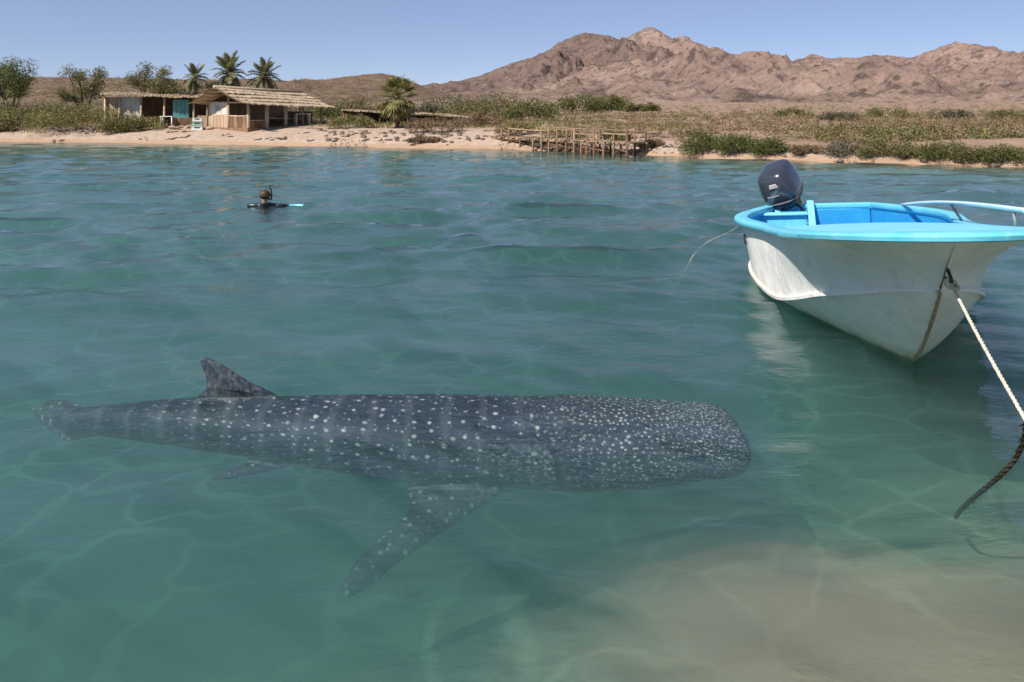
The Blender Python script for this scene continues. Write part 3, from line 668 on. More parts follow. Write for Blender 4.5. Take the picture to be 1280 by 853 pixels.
# second dorsal, small
Yd = 6.24
fin(0, 0, curve([at(212, 520, Yd), at(200, 509, Yd), at(184, 503, Yd)], 7), curve([at(172, 522, Yd), at(175, 512, Yd), at(176, 505, Yd)], 7), .025, .01)
# near pectoral fin: sweeps down and back towards the camera
lead = curve([at(665, 590, 5.95), at(632, 612, 5.72), at(590, 640, 5.58), at(540, 675, 5.48), at(496, 706, 5.42), at(460, 736, 5.40), at(438, 748, 5.40)], 18)
trail = curve([at(520, 585, 6.0), at(508, 608, 5.80), at(512, 636, 5.68), at(482, 666, 5.57), at(448, 696, 5.49), at(432, 722, 5.44), at(430, 742, 5.42)], 18)
fin(0, 0, lead, trail, .06, .026)
# far pectoral
mirror = lambda L_: [Vector((q.x+.1, 12.2-q.y, q.z*.45-.16)) for q in L_]
fin(0, 0, mirror(lead), mirror(trail), .06, .026)
# pelvic fins
for my in (0, 1):
    l1 = [at(392, 573, 6.02), at(350, 586, 5.92), at(300, 597, 5.85), at(264, 602, 5.82)]; l2 = [at(318, 566, 6.04), at(306, 578, 5.94), at(280, 590, 5.88), at(260, 598, 5.84)]
    if my: l1, l2 = mirror(l1), mirror(l2)
    fin(0, 0, curve(l1, 9), curve(l2, 9), .03, .012)
# caudal fin rolled to one side in mid stroke
fin(0, 0, curve([at(135, 516, 6.36), at(108, 510, 6.45), at(84, 500, 6.58), at(62, 500, 6.74), at(42, 509, 6.84)], 11), curve([at(128, 546, 6.34), at(104, 550, 6.34), at(84, 552, 6.38), at(66, 544, 6.55), at(48, 526, 6.76)], 11), .05, .026)
sk = sharkB.build('whale_shark', None, None)
bm = bmesh.new(); bm.from_mesh(sk.data); bmesh.ops.recalc_face_normals(bm, faces=bm.faces); bm.to_mesh(sk.data); bm.free()
rm = sk.modifiers.new('skin', 'REMESH'); rm.mode = 'VOXEL'; rm.voxel_size = .0145; rm.use_smooth_shade = True
sm_ = sk.modifiers.new('soft', 'SMOOTH'); sm_.factor = .5; sm_.iterations = 5
bake(sk)
me = sk.data; nV = len(me.vertices); co = np.empty(nV*3, np.float32); me.vertices.foreach_get('co', co); co = co.reshape(-1, 3)
o_ = np.argsort(dense[:, 0]); yc = np.interp(co[:, 0], dense[o_, 0], dense[o_, 1]); zc = np.interp(co[:, 0], dense[o_, 0], dense[o_, 2]); wc = np.interp(co[:, 0], dense[o_, 0], dense[o_, 3]); hc = np.interp(co[:, 0], dense[o_, 0], dense[o_, 4])
s_ = SX0-co[:, 0]; dy = co[:, 1]-yc; dz = co[:, 2]-zc
ang = np.arctan2(dz/np.maximum(hc, .03), dy/np.maximum(wc, .03))
girth = (ang-math.pi/2); girth = np.where(girth < -math.pi, girth+2*math.pi, girth)*.42
rad = np.sqrt((dy/np.maximum(wc, .03))**2+(dz/np.maximum(hc, .03))**2)
finm = sstep(1.05, 1.16, rad); finm = finm*(s_ > 1.0)
rest = np.stack([np.where(finm > .5, co[:, 0]*1.0+co[:, 1]*.3, s_), np.where(finm > .5, co[:, 1]+co[:, 2]*.6, girth), finm], -1)
# gill slits: shallow grooves behind the head, on both flanks
for k, s0 in enumerate((1.42, 1.56, 1.66, 1.76, 1.86)):
    x0 = SX0-s0-.05*np.sin(ang); side_ = sstep(.05, .35, np.abs(np.cos(ang)))*(1-sstep(.35, .75, np.sin(ang)))
    co[:, 1] -= np.sign(dy)*side_*((.034 if k == 0 else .010)*np.exp(-((co[:, 0]-x0)/(.018 if k == 0 else .012))**2))*(rad < 1.25)
# mouth line and a low brow round the snout
ml = (s_ < 1.35) & (rad < 1.3)
co[:, 1] -= np.where(ml, np.sign(dy)*.016*np.exp(-((np.sin(ang)+.42-.1*s_)/.05)**2)*np.clip(np.abs(np.cos(ang)), 0, 1), 0)
# muscle undulation
co[:, 2] += (.008*fbm(s_*2.2, ang*1.5, 3, 55)).astype(np.float32)*(rad < 1.3)
me.vertices.foreach_set('co', co.ravel())
cr = np.zeros(nV)
for k, s0 in enumerate((1.42, 1.56, 1.66, 1.76, 1.86)):
    x0 = SX0-s0-.05*np.sin(ang); cr = np.maximum(cr, (1. if k == 0 else .55)*np.exp(-((co[:, 0]-x0)/(.020 if k == 0 else .011))**2)*sstep(.1, .4, np.abs(np.cos(ang)))*(1-sstep(.2, .6, np.sin(ang)))*(rad < 1.25))
cr = np.maximum(cr, np.exp(-((np.sin(ang)+.36-.06*s_)/.05)**2)*(1-sstep(.75, 1.1, s_))*(rad < 1.25))
ac = me.attributes.new('crease', 'FLOAT', 'POINT'); ac.data.foreach_set('value', cr.astype(np.float32))
at_ = me.attributes.new('rest', 'FLOAT_VECTOR', 'POINT'); at_.data.foreach_set('vector', rest.astype(np.float32).ravel())
me.update(); me.polygons.foreach_set('use_smooth', [True]*len(me.polygons))
t = NT('shark_skin'); an = t.node('Attribute', attribute_name='rest'); rs = an.outputs['Vector']; xyz = t.sep(rs)
o2 = t.comb(xyz[0], xyz[1], 0.0); jig = t.noise(o2, 3.0, 2, .5, 0, 'Color')
vv = t.node('VectorMath', operation='ADD'); t.l.new(o2, vv.inputs[0]); sc2 = t.node('VectorMath', operation='SCALE'); t.l.new(jig, sc2.inputs[0]); sc2.inputs['Scale'].default_value = .06; t.l.new(sc2.outputs[0], vv.inputs[1]); w2 = vv.outputs[0]
sz = t.noise(o2, 9, 2)
def spots(scale, rand, r0, soft, stretch=(1, 1, 1)):
    d = t.voronoi(t.mapping(w2, stretch), scale, 'F1', rand, 'Distance', '2D')
    return t.maprange(t.math('SUBTRACT', d, t.math('MULTIPLY', t.math('SUBTRACT', sz, .5), .34)), r0+soft*1.5, r0-.02, 0, 1)
body = spots(8.2, .75, .055, .07); body2 = spots(11.0, .9, .03, .07, (1.2, 1, 1)); hd = spots(21, .9, .09, .12); hd2 = spots(38, 1, .15, .1); fn = spots(11.0, .95, .05, .09)
hm = t.maprange(xyz[0], 1.75, 1.0); hm2 = t.maprange(xyz[0], .9, .35)
sp = t.mix(hm, t.math('MAXIMUM', body, t.math('MULTIPLY', body2, .55)), hd); sp = t.mix(hm2, sp, t.math('MAXIMUM', hd, t.math('MULTIPLY', hd2, .6))); sp = t.mix(xyz[2], sp, t.math('MULTIPLY', fn, t.maprange(t.sep(t.pos())[2], -.06, -.02, .7, .12)))
tailfade = t.maprange(xyz[0], 4.6, 3.7); fade = t.math('MULTIPLY', sp, t.math('ADD', .25, t.math('MULTIPLY', tailfade, .75)))
# pale bars between the spot rows and mottling
bars = t.ramp(t.math('ABSOLUTE', t.math('SINE', t.math('MULTIPLY', t.math('ADD', xyz[0], t.math('MULTIPLY', t.noise(o2, 2.5, 3), .16)), 11.5))), (.90, 0), (1, .35))
mot = t.noise(o2, 26, 4, .7); mot2 = t.noise(o2, 3.2, 5, .6)
base = t.mix(t.ramp(mot2, (.3, 0), (.7, 1)), (.015, .024, .040), (.042, .058, .080))
base = t.mix(t.math('MULTIPLY', t.ramp(mot, (.45, 0), (.7, .55)), t.math('ADD', .3, t.math('MULTIPLY', hm, .7))), base, (.17, .18, .17))
base = t.mix(t.math('MULTIPLY', bars, t.maprange(xyz[0], 1.2, 1.9)), base, (.13, .16, .18))
flank = t.math('MULTIPLY', t.maprange(t.math('ABSOLUTE', xyz[1]), .80, 1.15), t.math('SUBTRACT', 1.0, xyz[2])); cheek = t.math('MULTIPLY', t.math('MULTIPLY', t.maprange(xyz[0], 1.38, 1.5), t.maprange(xyz[0], 2.15, 1.9)), t.math('MULTIPLY', t.maprange(t.math('ABSOLUTE', xyz[1]), .35, .5), t.ramp(t.noise(o2, 34, 3, .7), (.5, 0), (.62, .8))))
base = t.mix(cheek, base, (.24, .26, .25))
base = t.mix(flank, base, (.22, .24, .23))
dim = t.noise(o2, 5.5, 3, .6); c = t.mix(t.math('MULTIPLY', fade, t.maprange(dim, .3, .65, .35, .95)), base, (.66, .68, .64))
ca_ = t.node('Attribute', attribute_name='crease').outputs['Fac']; c = t.mix(t.math('MULTIPLY', ca_, .92), c, (.010, .014, .02))
M['shark'] = t.bsdf(c, .55, 0, t.bump(mot, .12, .01), .14)
me.materials.clear(); me.materials.append(M['shark'])
tag(sk, 'spotted whale shark gliding just under the surface with dorsal fin out', 'whale shark')
for sgn in (-1,):
    pass
mb = MB(); ex, ey, ez = (868-640)/F*5.66, 5.66, CAM_H-(589-VH)/F*5.66
bmx = bmesh.new(); bmesh.ops.create_uvsphere(bmx, u_segments=14, v_segments=10, radius=.026); eye_me = bpy.data.meshes.new('eye'); bmx.to_mesh(eye_me); bmx.free(); eye_me.materials.append(M['dark'])
j = int(np.argmin(np.abs(co[:, 0]-1.30)+np.abs(np.sin(ang)+.35)*.6+(dy > 0)*9)); ep = co[j]
for yy in (float(ep[1])+.004, 2*6.1-float(ep[1])-.004):
    eo = bpy.data.objects.new('eye', eye_me); link(eo, sk); eo.location = (float(ep[0]), yy, float(ep[2]))
print('shark verts', nV)

# ------------------------------------------------------------------ vegetation builders
def leafcloud(mb, clumps, n, size, up=.35, elong=1.6):
    """n small leaf faces spread through the given clumps (centre, radii)"""
    vol = [c[1][0]*c[1][1]*c[1][2] for c in clumps]; tot = sum(v**.67 for v in vol)
    for c, v in zip(clumps, vol):
        k = max(3, int(n*v**.67/tot)); C0, r = Vector(c[0]), c[1]
        for _ in range(k):
            d = Vector((random.gauss(0, 1), random.gauss(0, 1), random.gauss(0, 1))).normalized(); q = random.random()**.42*(1.12 if random.random() < .12 else 1)
            p = C0+Vector((d.x*r[0], d.y*r[1], d.z*r[2]))*q
            ax = (d*.6+Vector((random.gauss(0, .7), random.gauss(0, .7), random.gauss(0, .6)+up))).normalized(); sd_ = ax.cross(Vector((random.gauss(0, 1), random.gauss(0, 1), random.gauss(0, 1)))).normalized()
            s = size*random.uniform(.6, 1.4); a = ax*s*elong; b = sd_*s*.55
            mb.add([p-a*.5, p+b*.5, p+a*.5, p-b*.5], [(0, 1, 2, 3)])
def bush(u, v, w, h, label, leaf, Y=None, n=900, size=None, group='shoreline bushes', lobes=9, cat='bush', name='bush', stems=7, lean=0):
    P = ground_at(u, Y) if Y else ground_hit(u, v); k = P.y/F; Wd, Hh = w*k, h*k
    t_ = thing(name, label, cat, P, random.uniform(0, .3), group); mb = MB(); sz = size or max(.05, 1.7*k)
    cl = []
    for i in range(lobes):
        x = (i+.5)/lobes*2-1+random.uniform(-.15, .15); env = math.sqrt(max(.06, 1-x*x*.85))
        for lv in range(2 if Hh > .6 else 1):
            z = Hh*env*(random.uniform(.55, .80) if lv else random.uniform(.25, .45)); r_ = Hh*random.uniform(.24, .38)
            cl.append(((x*Wd*.44, random.uniform(-.32, .32)*Wd*.5, z), (min(Wd*.24, r_*1.5), min(Wd*.24, r_*1.5), r_)))
    leafcloud(mb, cl, n*3, sz); mb.build('foliage', M[leaf], t_)
    sb = MB()
    for i in range(stems):
        c_ = random.choice(cl)[0]; b0 = Vector((c_[0]*.45, c_[1]*.45, -.08)); c_ = Vector(c_)
        sb.tube([b0, b0.lerp(c_, .5)+Vector((random.gauss(0, .05), 0, .05*Hh)), c_], [.018+.012*Hh, .014+.006*Hh, .006], 5)
    stuff(sb.build('stem', M['bark'], t_, True)); return t_
def tree(u, v, w, h, label, leaf, Y, n=2200, trunks=3, group=None, airy=.8, name='tree'):
    P = ground_at(u, Y); k = Y/F; Wd = w*k; top = CAM_H-(v-VH)*k; Hh = top-P.z
    t_ = thing(name, label, 'tree', P, 0, group); sb = MB(); cl = []
    for i in range(trunks):
        a = 2*math.pi*i/trunks+random.uniform(-.4, .4); b0 = Vector((random.uniform(-.1, .1), random.uniform(-.1, .1), -.15)); m = Vector((math.cos(a)*Wd*.13, math.sin(a)*Wd*.13, Hh*random.uniform(.3, .42)))
        sb.tube([b0, b0.lerp(m, .5)+Vector((random.gauss(0, .05), random.gauss(0, .05), .1)), m], [.11, .085, .06], 7)
        for j in range(5):
            a2 = a+random.uniform(-1.1, 1.1); rr = random.uniform(.22, .46)*Wd; e = Vector((math.cos(a2)*rr, math.sin(a2)*rr*.8, Hh*random.uniform(.34, .93)*(1-.25*(rr/Wd))))
            md = m.lerp(e, .5)+Vector((random.gauss(0, .08), random.gauss(0, .08), .06*Hh)); sb.tube([m, md, e], [.05, .032, .012], 6)
            for q in range(3):
                cc = md.lerp(e, random.uniform(.35, 1.12))+Vector((random.gauss(0, .12), random.gauss(0, .12), random.uniform(-.05, .25)*Hh*.35)); r_ = Hh*random.uniform(.06, .13)*airy
                cl.append((cc, (r_*1.5, r_*1.5, r_)))
    sb.build('trunk', M['bark'], t_, True); mb = MB(); leafcloud(mb, cl, int(n*3.3), 1.5*k, .2); mb.build('crown', M[leaf], t_); return t_
# palms
def frond_mesh(L_, droop, nl, lw, ll, name, mat, start=.18):
    mb = MB(); P = []
    for i in range(12):
        u = i/11; P.append(Vector((L_*(u-.12*u*u*droop), 0, L_*(.42*u-droop*.62*u*u))))
    mb.tube(P, [.030*(1-.8*i/11)+.004 for i in range(12)], 5)
    for i in range(nl):
        u = start+(1-start)*i/(nl-1); x = u*11; k = min(int(x), 10); p = P[k].lerp(P[k+1], x-k); d = (P[k+1]-P[k]).normalized()
        l = ll*math.sin(math.pi*min(1, .18+.80*u))**.7*random.uniform(.85, 1.1)
        for sg in (-1, 1):
            tip = p+d*l*.55+Vector((0, sg*l*.75, l*(.22-.5*random.random()*.8))); w = Vector((d.x, 0, d.z))*lw*.5
            mid = p.lerp(tip, .45)+Vector((0, 0, l*.05)); mb.add([p-w*.6, mid-w, tip, mid+w, p+w*.6], [(0, 1, 2, 3, 4)])
    me_ = mb.build(name, mat).data; return me_
def fan_mesh(L_, nseg, name, mat, droop):
    mb = MB(); st_ = L_*.55; P = [Vector((st_*u, 0, st_*(.30*u-droop*.3*u*u))) for u in (0, .33, .66, 1)]
    mb.tube(P, .016, 5); c = P[-1]; d0 = (P[-1]-P[-2]).normalized()
    for i in range(nseg):
        a = R(-115+230*i/(nseg-1)); l = L_*.50*(1-.25*abs(a)/2)*random.uniform(.9, 1.08)
        d = Vector((math.cos(a)*d0.x, math.sin(a), math.cos(a)*d0.z)).normalized(); sd_ = Vector((-math.sin(a), math.cos(a), 0)); w = l*.085
        m = c+d*l*.6; e = c+d*l+Vector((0, 0, -l*(.18+.3*droop*random.random()))); mb.add([c, m-sd_*w, e, m+sd_*w], [(0, 1, 2, 3)])
    return mb.build(name, mat).data
def drop_template(me_):
    for o in list(bpy.data.objects):
        if o.data == me_ and o.parent is None: bpy.data.objects.remove(o)
FR = [frond_mesh(1.0, d, 24, .05, .30, 'frond', M['frond']) for d in (.35, .8, 1.25)]; FD = frond_mesh(.8, 1.7, 16, .05, .24, 'dry_frond', M['frond_dry'])
FA = [fan_mesh(1.0, 17, 'fan_frond', M['leaf_yellow'], d) for d in (.2, 1.0)]; FAD = fan_mesh(.9, 17, 'dry_fan_frond', M['frond_dry'], 1.8)
for m_ in FR+[FD]+FA+[FAD]: drop_template(m_)
def palm(u, vc, vtop_r, Y, label, kind, trunk_r, group, nf, base=None, radius=None, fan=False, lean=0.0):
    C = at(u, vc, Y); g0 = ground_at(u, Y); P = g0 if base is None else base
    t_ = thing('palm_tree', label, 'palm tree', P, 0, group); h = C.z-P.z
    mb = MB(); tp = []; rr = []
    for i in range(15):
        q = i/14; tp.append(Vector((lean*math.sin(q*2.2), 0, -.2+(h+.2)*q))); rr.append(trunk_r*(1.25-.35*q+(.12 if i % 2 else 0)+(.45*max(0, q-.82)/.18)))
    mb.tube(tp, rr, 10); mb.build('trunk', M['bark_palm'], t_, True); top = tp[-1]
    for i in range(nf):
        q = i/nf; el = 82-118*q**.9 if not fan else 85-125*q**.85; az = i*137.5+random.uniform(-14, 14)
        sc = radius*random.uniform(.88, 1.1); dead = q > (.9 if not fan else .86)
        me_ = (FAD if dead else FA[0 if q < .5 else 1]) if fan else (FD if dead else FR[0 if q < .3 else (1 if q < .7 else 2)])
        o = bpy.data.objects.new('dry_frond' if dead else 'frond', me_); link(o, t_)
        o.location = top+Vector((0, 0, -.22*q*radius)); o.rotation_euler = Euler((random.uniform(-.3, .3), -R(el-22), R(az)), 'XYZ'); o.scale = (sc, sc, sc)
    return t_
gp = 'palms behind the thatched house'
palm(244, 96, 0, 58, 'lowest of three palms behind the thatched house, fan shaped crown', 'd', .11, gp, 26, radius=1.15)
palm(287, 90, 0, 56, 'tallest palm with feathery crown above the thatched roof ridge', 'd', .12, gp, 34, radius=1.50)
palm(331, 95, 0, 57, 'slim palm with drooping fronds behind the thatched roof', 'd', .085, gp, 30, radius=1.40)
palm(497, 120, 0, float(ground_hit(497, 160).y), 'short bushy fan palm standing alone on the beach by the low shelter', 'f', .10, None, 46, base=ground_hit(497, 160), radius=1.45, fan=True)
# trees left
tree(14, 66, 74, 0, 'dark green tree with tall upright shoots at the far left of beach', 'leaf_green', 54, 3000, 4, 'trees behind the left beach')
tree(104, 76, 66, 0, 'sparse grey green tree between dark tree and thatched shed', 'leaf_olive', 57, 1900, 4, 'trees behind the left beach', .75)
tree(191, 76, 70, 0, 'wide olive tree rising behind the low thatched shed', 'leaf_olive', 58, 2600, 4, 'trees behind the left beach', .85)
tree(250, 98, 80, 0, 'low greyish tree behind the shed and lowest palm', 'leaf_grey', 62, 1500, 3, 'trees behind the left beach', .8)
B = bush
B(40, 150, 120, 34, 'yellow green bush at the far left behind the sand', 'leaf_yellow', Y=52, n=1600, lobes=12)
B(104, 156, 150, 36, 'largest yellow green bush spreading over the left beach', 'leaf_yellow', Y=50.7, n=2600, lobes=15)
B(172, 152, 70, 20, 'low pale green bush in front of the thatched shed', 'leaf_yellow', Y=50.4, n=900)
B(152, 158, 60, 16, 'small olive bush at sand edge below the shed', 'leaf_olive', Y=49.9, n=700)
B(-14, 146, 90, 40, 'dark bush beneath the far left tree', 'leaf_olive', n=1300, Y=52)
B(56, 132, 70, 24, 'dull olive bush between the two left trees', 'leaf_grey', n=900, Y=58)
B(150, 128, 60, 22, 'brownish bush between two trees behind the shed', 'leaf_dry', n=700, Y=62)
B(2, 152, 36, 14, 'dark driftwood coloured bush at left sand edge', 'leaf_dry', Y=51.2, n=500)
# brush behind the house and along the middle
for i, (u, Y, w, h, leaf, lab) in enumerate(((228, 66, 80, 30, 'leaf_grey', 'pale brush behind the lowest palm'), (312, 66, 70, 26, 'leaf_olive', 'olive brush between two palms behind the roof'), (362, 70, 80, 26, 'leaf_grey', 'grey brush to the right of the slim palm'), (410, 64, 50, 20, 'leaf_green', 'small dark green bush past the house end'), (446, 72, 70, 22, 'leaf_olive', 'olive bush above the low shelter roof'), (560, 78, 80, 30, 'leaf_grey', 'pale brush behind the low shelter end'))):
    B(u, 0, w, h, lab, leaf, Y=Y, n=900)
for (u, Y, w, h, leaf, lab) in ((588, 60, 70, 30, 'leaf_olive', 'olive bush left of the big inland thicket'), (622, 58, 80, 36, 'leaf_olive', 'tallest olive thicket behind the jetty start'), (664, 57, 70, 30, 'leaf_green', 'dense green bush at right end of inland thicket'), (720, 84, 76, 26, 'leaf_green', 'dark green bush on the slope above the jetty'), (762, 100, 56, 20, 'leaf_green', 'dark green bush highest on the slope past the jetty'), (540, 70, 50, 18, 'leaf_grey', 'greyish bush between palm and inland thicket'), (800, 96, 50, 12, 'leaf_olive', 'thin olive bush far up the slope right of jetty')):
    B(u, 0, w, h, lab, leaf, Y=Y, n=1300, group='bushes behind the jetty')
for (u, v, w, h, leaf, lab) in ((440, 160, 60, 18, 'leaf_yellow', 'yellowish dune bush below the low shelter'), (545, 166, 80, 20, 'leaf_dry', 'reddish dry bush right of the beach palm'), (600, 158, 70, 18, 'leaf_dry', 'dry brown bush in front of the shelter end'), (530, 178, 46, 12, 'leaf_dry', 'dark dry bush lowest on the sand right of palm'), (650, 168, 60, 16, 'leaf_yellow', 'yellow green bush behind the jetty rail start'), (706, 178, 60, 26, 'leaf_yellow', 'yellowish bush behind the middle of jetty'), (764, 180, 50, 22, 'leaf_olive', 'olive bush behind the jetty end'), (815, 184, 36, 16, 'leaf_dry', 'brown dry bush just past the jetty end')):
    B(u, v, w, h, lab, leaf, n=700, group='low bushes along the dune')
gm = 'mangrove bushes on the right shore'
for (u, v, w, h, leaf, lab, n) in ((880, 192, 56, 29, 'leaf_green', 'left half of bright mangrove clump above the boat motor', 1500), (926, 194, 60, 27, 'leaf_green', 'middle of bright mangrove clump behind the motor', 1500), (966, 195, 46, 22, 'leaf_green', 'right end of bright mangrove clump', 1000), (1012, 194, 54, 17, 'leaf_dry', 'brownish shore bush next right of the bright mangroves', 800), (1056, 196, 56, 19, 'leaf_grey', 'greyish shore bush behind the boat cockpit', 800), (1098, 198, 50, 22, 'leaf_olive', 'olive shore bush left of the dark right mangroves', 900), (1136, 200, 52, 21, 'leaf_olive', 'rounded olive bush behind the boat rail', 900), (1180, 203, 60, 26, 'leaf_green', 'dark green mangrove above the boat rail', 1300), (1216, 204, 46, 22, 'leaf_olive', 'olive mangrove second from the right edge', 900), (1256, 206, 56, 24, 'leaf_green', 'green mangrove at the right edge of the shore', 1200), (1300, 207, 60, 24, 'leaf_olive', 'mangrove half cut by the right frame edge', 900)):
    B(u, v-2, w, h, lab, leaf, n=n, group=gm)
for (u, Y, w, h, leaf, lab) in ((1050, 52, 60, 12, 'leaf_grey', 'pale low scrub bush inland behind shore bushes, left'), (1110, 60, 70, 14, 'leaf_olive', 'olive scrub bush inland above the rail'), (1190, 56, 70, 13, 'leaf_grey', 'grey scrub bush inland above the dark mangrove'), (1260, 60, 70, 14, 'leaf_olive', 'olive scrub bush inland at the right edge'), (990, 64, 60, 12, 'leaf_olive', 'olive scrub bush inland behind bright mangroves')):
    B(u, 0, w, h, lab, leaf, Y=Y, n=600, group='inland scrub on the right')

# scrub that nobody could count: plain, slopes
def scrub(name, pts, leaf, k):
    mb = MB()
    for x, y, z, s in pts:
        for j in range(k):
            d = Vector((random.gauss(0, .5), random.gauss(0, .5), abs(random.gauss(0, .45))))*s; a = Vector((random.gauss(0, 1), random.gauss(0, 1), random.gauss(0, .5)+.6)).normalized()*s*.26; b = a.cross(Vector((random.gauss(0, 1), random.gauss(0, 1), random.gauss(0, 1)))).normalized()*s*.13
            p = Vector((x, y, z))+d; mb.add([p-a*.5, p+b, p+a*.6, p-b], [(0, 1, 2, 3)])
    return stuff(mb.build(name, M[leaf]))
dg = bpy.context.evaluated_depsgraph_get(); dg.update()
from mathutils.bvhtree import BVHTree
def drape(obn, n, xr, yr, smin, smax, dens):
    bv = BVHTree.FromObject(bpy.data.objects[obn], dg); out = []; tries = 0
    while len(out) < n and tries < n*14:
        tries += 1; y = yr[0]*math.exp(random.random()**(1.25 if obn == 'ground' else .6)*math.log(yr[1]/yr[0])); x = random.uniform(xr[0], xr[1])*y
        if random.random() > dens(x, y): continue
        h = bv.ray_cast(Vector((x, y, 500)), Vector((0, 0, -1)))
        if h[0] is None: continue
        gz = float(G(x, y))
        if obn != 'ground' and h[0].z < gz: continue
        if obn == 'ground' and y-float(shore(x)) < (7 if x < 4 else 2.6): continue
        out.append((x, y, h[0].z, random.uniform(smin, smax)))
    return out
den = lambda x, y: float(sstep(.40, .75, vnoise(np.array(x*.12), np.array(y*.09), 61)))*(.85+.0)*(1-.7*float(sstep(45, 85, y))*(x > -12))*(.4 if x > 3 else 1)+.06
scrub('scrub', drape('ground', 8500, (-.75, .75), (33, 300), .14, .40, den), 'leaf_olive', 26)
scrub('dry_scrub', drape('ground', 8500, (-.75, .75), (33, 320), .12, .32, lambda x, y: .6*(1-.6*float(sstep(50, 100, y))*(x > -12))), 'leaf_dry', 18)
scrub('slope_scrub', drape('mountain', 5200, (-.35, .45), (110, 800), .6, 1.5, lambda x, y: .3+.7*(vnoise(np.array(x*.03), np.array(y*.02), 62) > .5)), 'leaf_dry', 7)
scrub('range_scrub', drape('mountain_range', 3600, (.0, .8), (170, 1000), .9, 2.2, lambda x, y: .3+.7*(vnoise(np.array(x*.02), np.array(y*.012), 63) > .5)), 'leaf_grey', 7)
scrub('hill_scrub', drape('hill', 5200, (-.75, 0), (95, 420), .5, 1.2, lambda x, y: 1.), 'leaf_olive', 8)
# dry grass tufts on the dune, seaweed wrack and pebbles on the sand
mb = MB(); cnt = 0
while cnt < 2600:
    u = random.uniform(-60, 860); P = ground_at(u, float(shore((u-640)/F*45))+random.uniform(5.5, 15)); cnt += 1
    for j in range(4):
        d = Vector((random.gauss(0, .25), random.gauss(0, .25), 1)).normalized()*random.uniform(.10, .26); q = P+Vector((random.gauss(0, .08), random.gauss(0, .08), -.02)); w_ = Vector((random.gauss(0, 1), random.gauss(0, 1), 0)).normalized()*.03
        mb.add([q-w_, q+w_, q+d], [(0, 1, 2)])
stuff(mb.build('dry_grass', M['leaf_yellow']))
M['weed'] = mat_noise('dried_seaweed', (.035, .026, .02), (.10, .07, .05), 8, .95, .5)
mb = MB()
for i in range(1500):
    u = random.uniform(-40, 880); band = random.choice((1.1, 2.6, 3.3, 4.2)); x0 = (u-640)/F*45
    if vnoise(np.array(x0*.9), np.array(band*7.1), 71) < .52: continue
    y = float(shore(x0))+band+random.gauss(0, .16)+.5*float(fbm(np.array(x0*.5), np.array(band), 2, 72)); z = float(G(x0, y)); s = random.uniform(.05, .17)
    ring_ = [Vector((x0+s*1.6*math.cos(a)*random.uniform(.6, 1.2), y+s*math.sin(a)*random.uniform(.6, 1.2), z-.02)) for a in (0, 1.05, 2.1, 3.14, 4.2, 5.2)]
    mb.add(ring_+[Vector((x0, y, z+s*.35))], [(k, (k+1) % 6, 6) for k in range(6)])
stuff(mb.build('seaweed_wrack', M['weed']))
def rockmesh(seed, rough=.28):
    bm = bmesh.new(); bmesh.ops.create_icosphere(bm, subdivisions=2, radius=1); r_ = random.Random(seed); off = Vector((r_.random()*9, r_.random()*9, r_.random()*9))
    from mathutils import noise as mn
    for v_ in bm.verts: v_.co *= 1+rough*mn.noise(v_.co*1.3+off)*1.6+.1*mn.noise(v_.co*3.1+off)
    me_ = bpy.data.meshes.new('rock'); bm.to_mesh(me_); bm.free(); return me_
RK = [rockmesh(i) for i in range(5)]
for m_ in RK[:3]: m_.materials.append(M['rock'])
for m_ in RK[3:]: m_.materials.append(M['rock_dark'])
mb = MB()
for i in range(1300):                            # pebble band at the waterline
    u = random.uniform(385, 1290); x0 = (u-640)/F*39; 
    if vnoise(np.array(x0*.6), np.array(3.), 73) < .40: continue
    y = float(shore(x0))+random.uniform(.0, 1.3); z = float(G(x0, y)); s = random.uniform(.025, .085)
    ring_ = [Vector((x0+s*1.3*math.cos(a)*random.uniform(.7, 1.2), y+s*math.sin(a), z-.02)) for a in (0, 1.25, 2.5, 3.75, 5.0)]
    mb.add(ring_+[Vector((x0+random.uniform(-.3, .3)*s, y, z+s*.7))], [(k, (k+1) % 5, 5) for k in range(5)])
stuff(mb.build('pebbles', M['rock_dark']))
def rock(u, v, w, h, k, label, group):
    P = ground_hit(u, v); o = bpy.data.objects.new('rock', RK[k]); link(o); s = w*P.y/F*.5; o.location = P+Vector((0, 0, h*P.y/F*.25)); o.scale = (s, s*.8, max(.03, h*P.y/F*.55)); o.rotation_euler = (random.uniform(-.2, .2), 0, random.uniform(0, 6)); tag(o, label, 'rock', group)
lab = ('leftmost pale boulder on the sand below the teal panel', 'flat tan boulder second from left below the teal panel', 'small tan boulder right of the flat one below the teal panel', 'rounded tan boulder just left of the crate stack', 'wide pale boulder directly in front of the crate stack', 'tan boulder nearest the house wall right of the crates')
for i, (u, v, w, h) in enumerate(((205, 159, 15, 7), (217, 161, 14, 5), (227, 160, 8, 4), (236, 161, 11, 6), (249, 162, 16, 6), (261, 162, 11, 5))):
    rock(u, v, w, h, i % 3, lab[i], 'boulders in front of the thatched shed')
rb_ = MB()
for n_, ua, ub, da, db in ((46, 400, 610, .8, 3.2), (26, 815, 1290, .1, 1.5), (22, 5, 100, 2.4, 3.6)):
    for i in range(n_):
        u = random.uniform(ua, ub); Y0_ = 45 if u < 700 else 34; x0 = (u-640)/F*Y0_; y = float(shore(x0))+random.uniform(da, db); s_k = random.uniform(.07, .20); src = RK[random.randrange(5)]; rz_ = Matrix.Rotation(random.uniform(0, 6), 3, 'Z')
        rb_.add([rz_ @ Vector((v_.co.x*s_k, v_.co.y*s_k*.8, v_.co.z*s_k*.6))+Vector((x0, y, float(G(x0, y))+.02)) for v_ in src.vertices], [tuple(p_.vertices) for p_ in src.polygons])
stuff(rb_.build('beach_stones', M['rock_dark']))

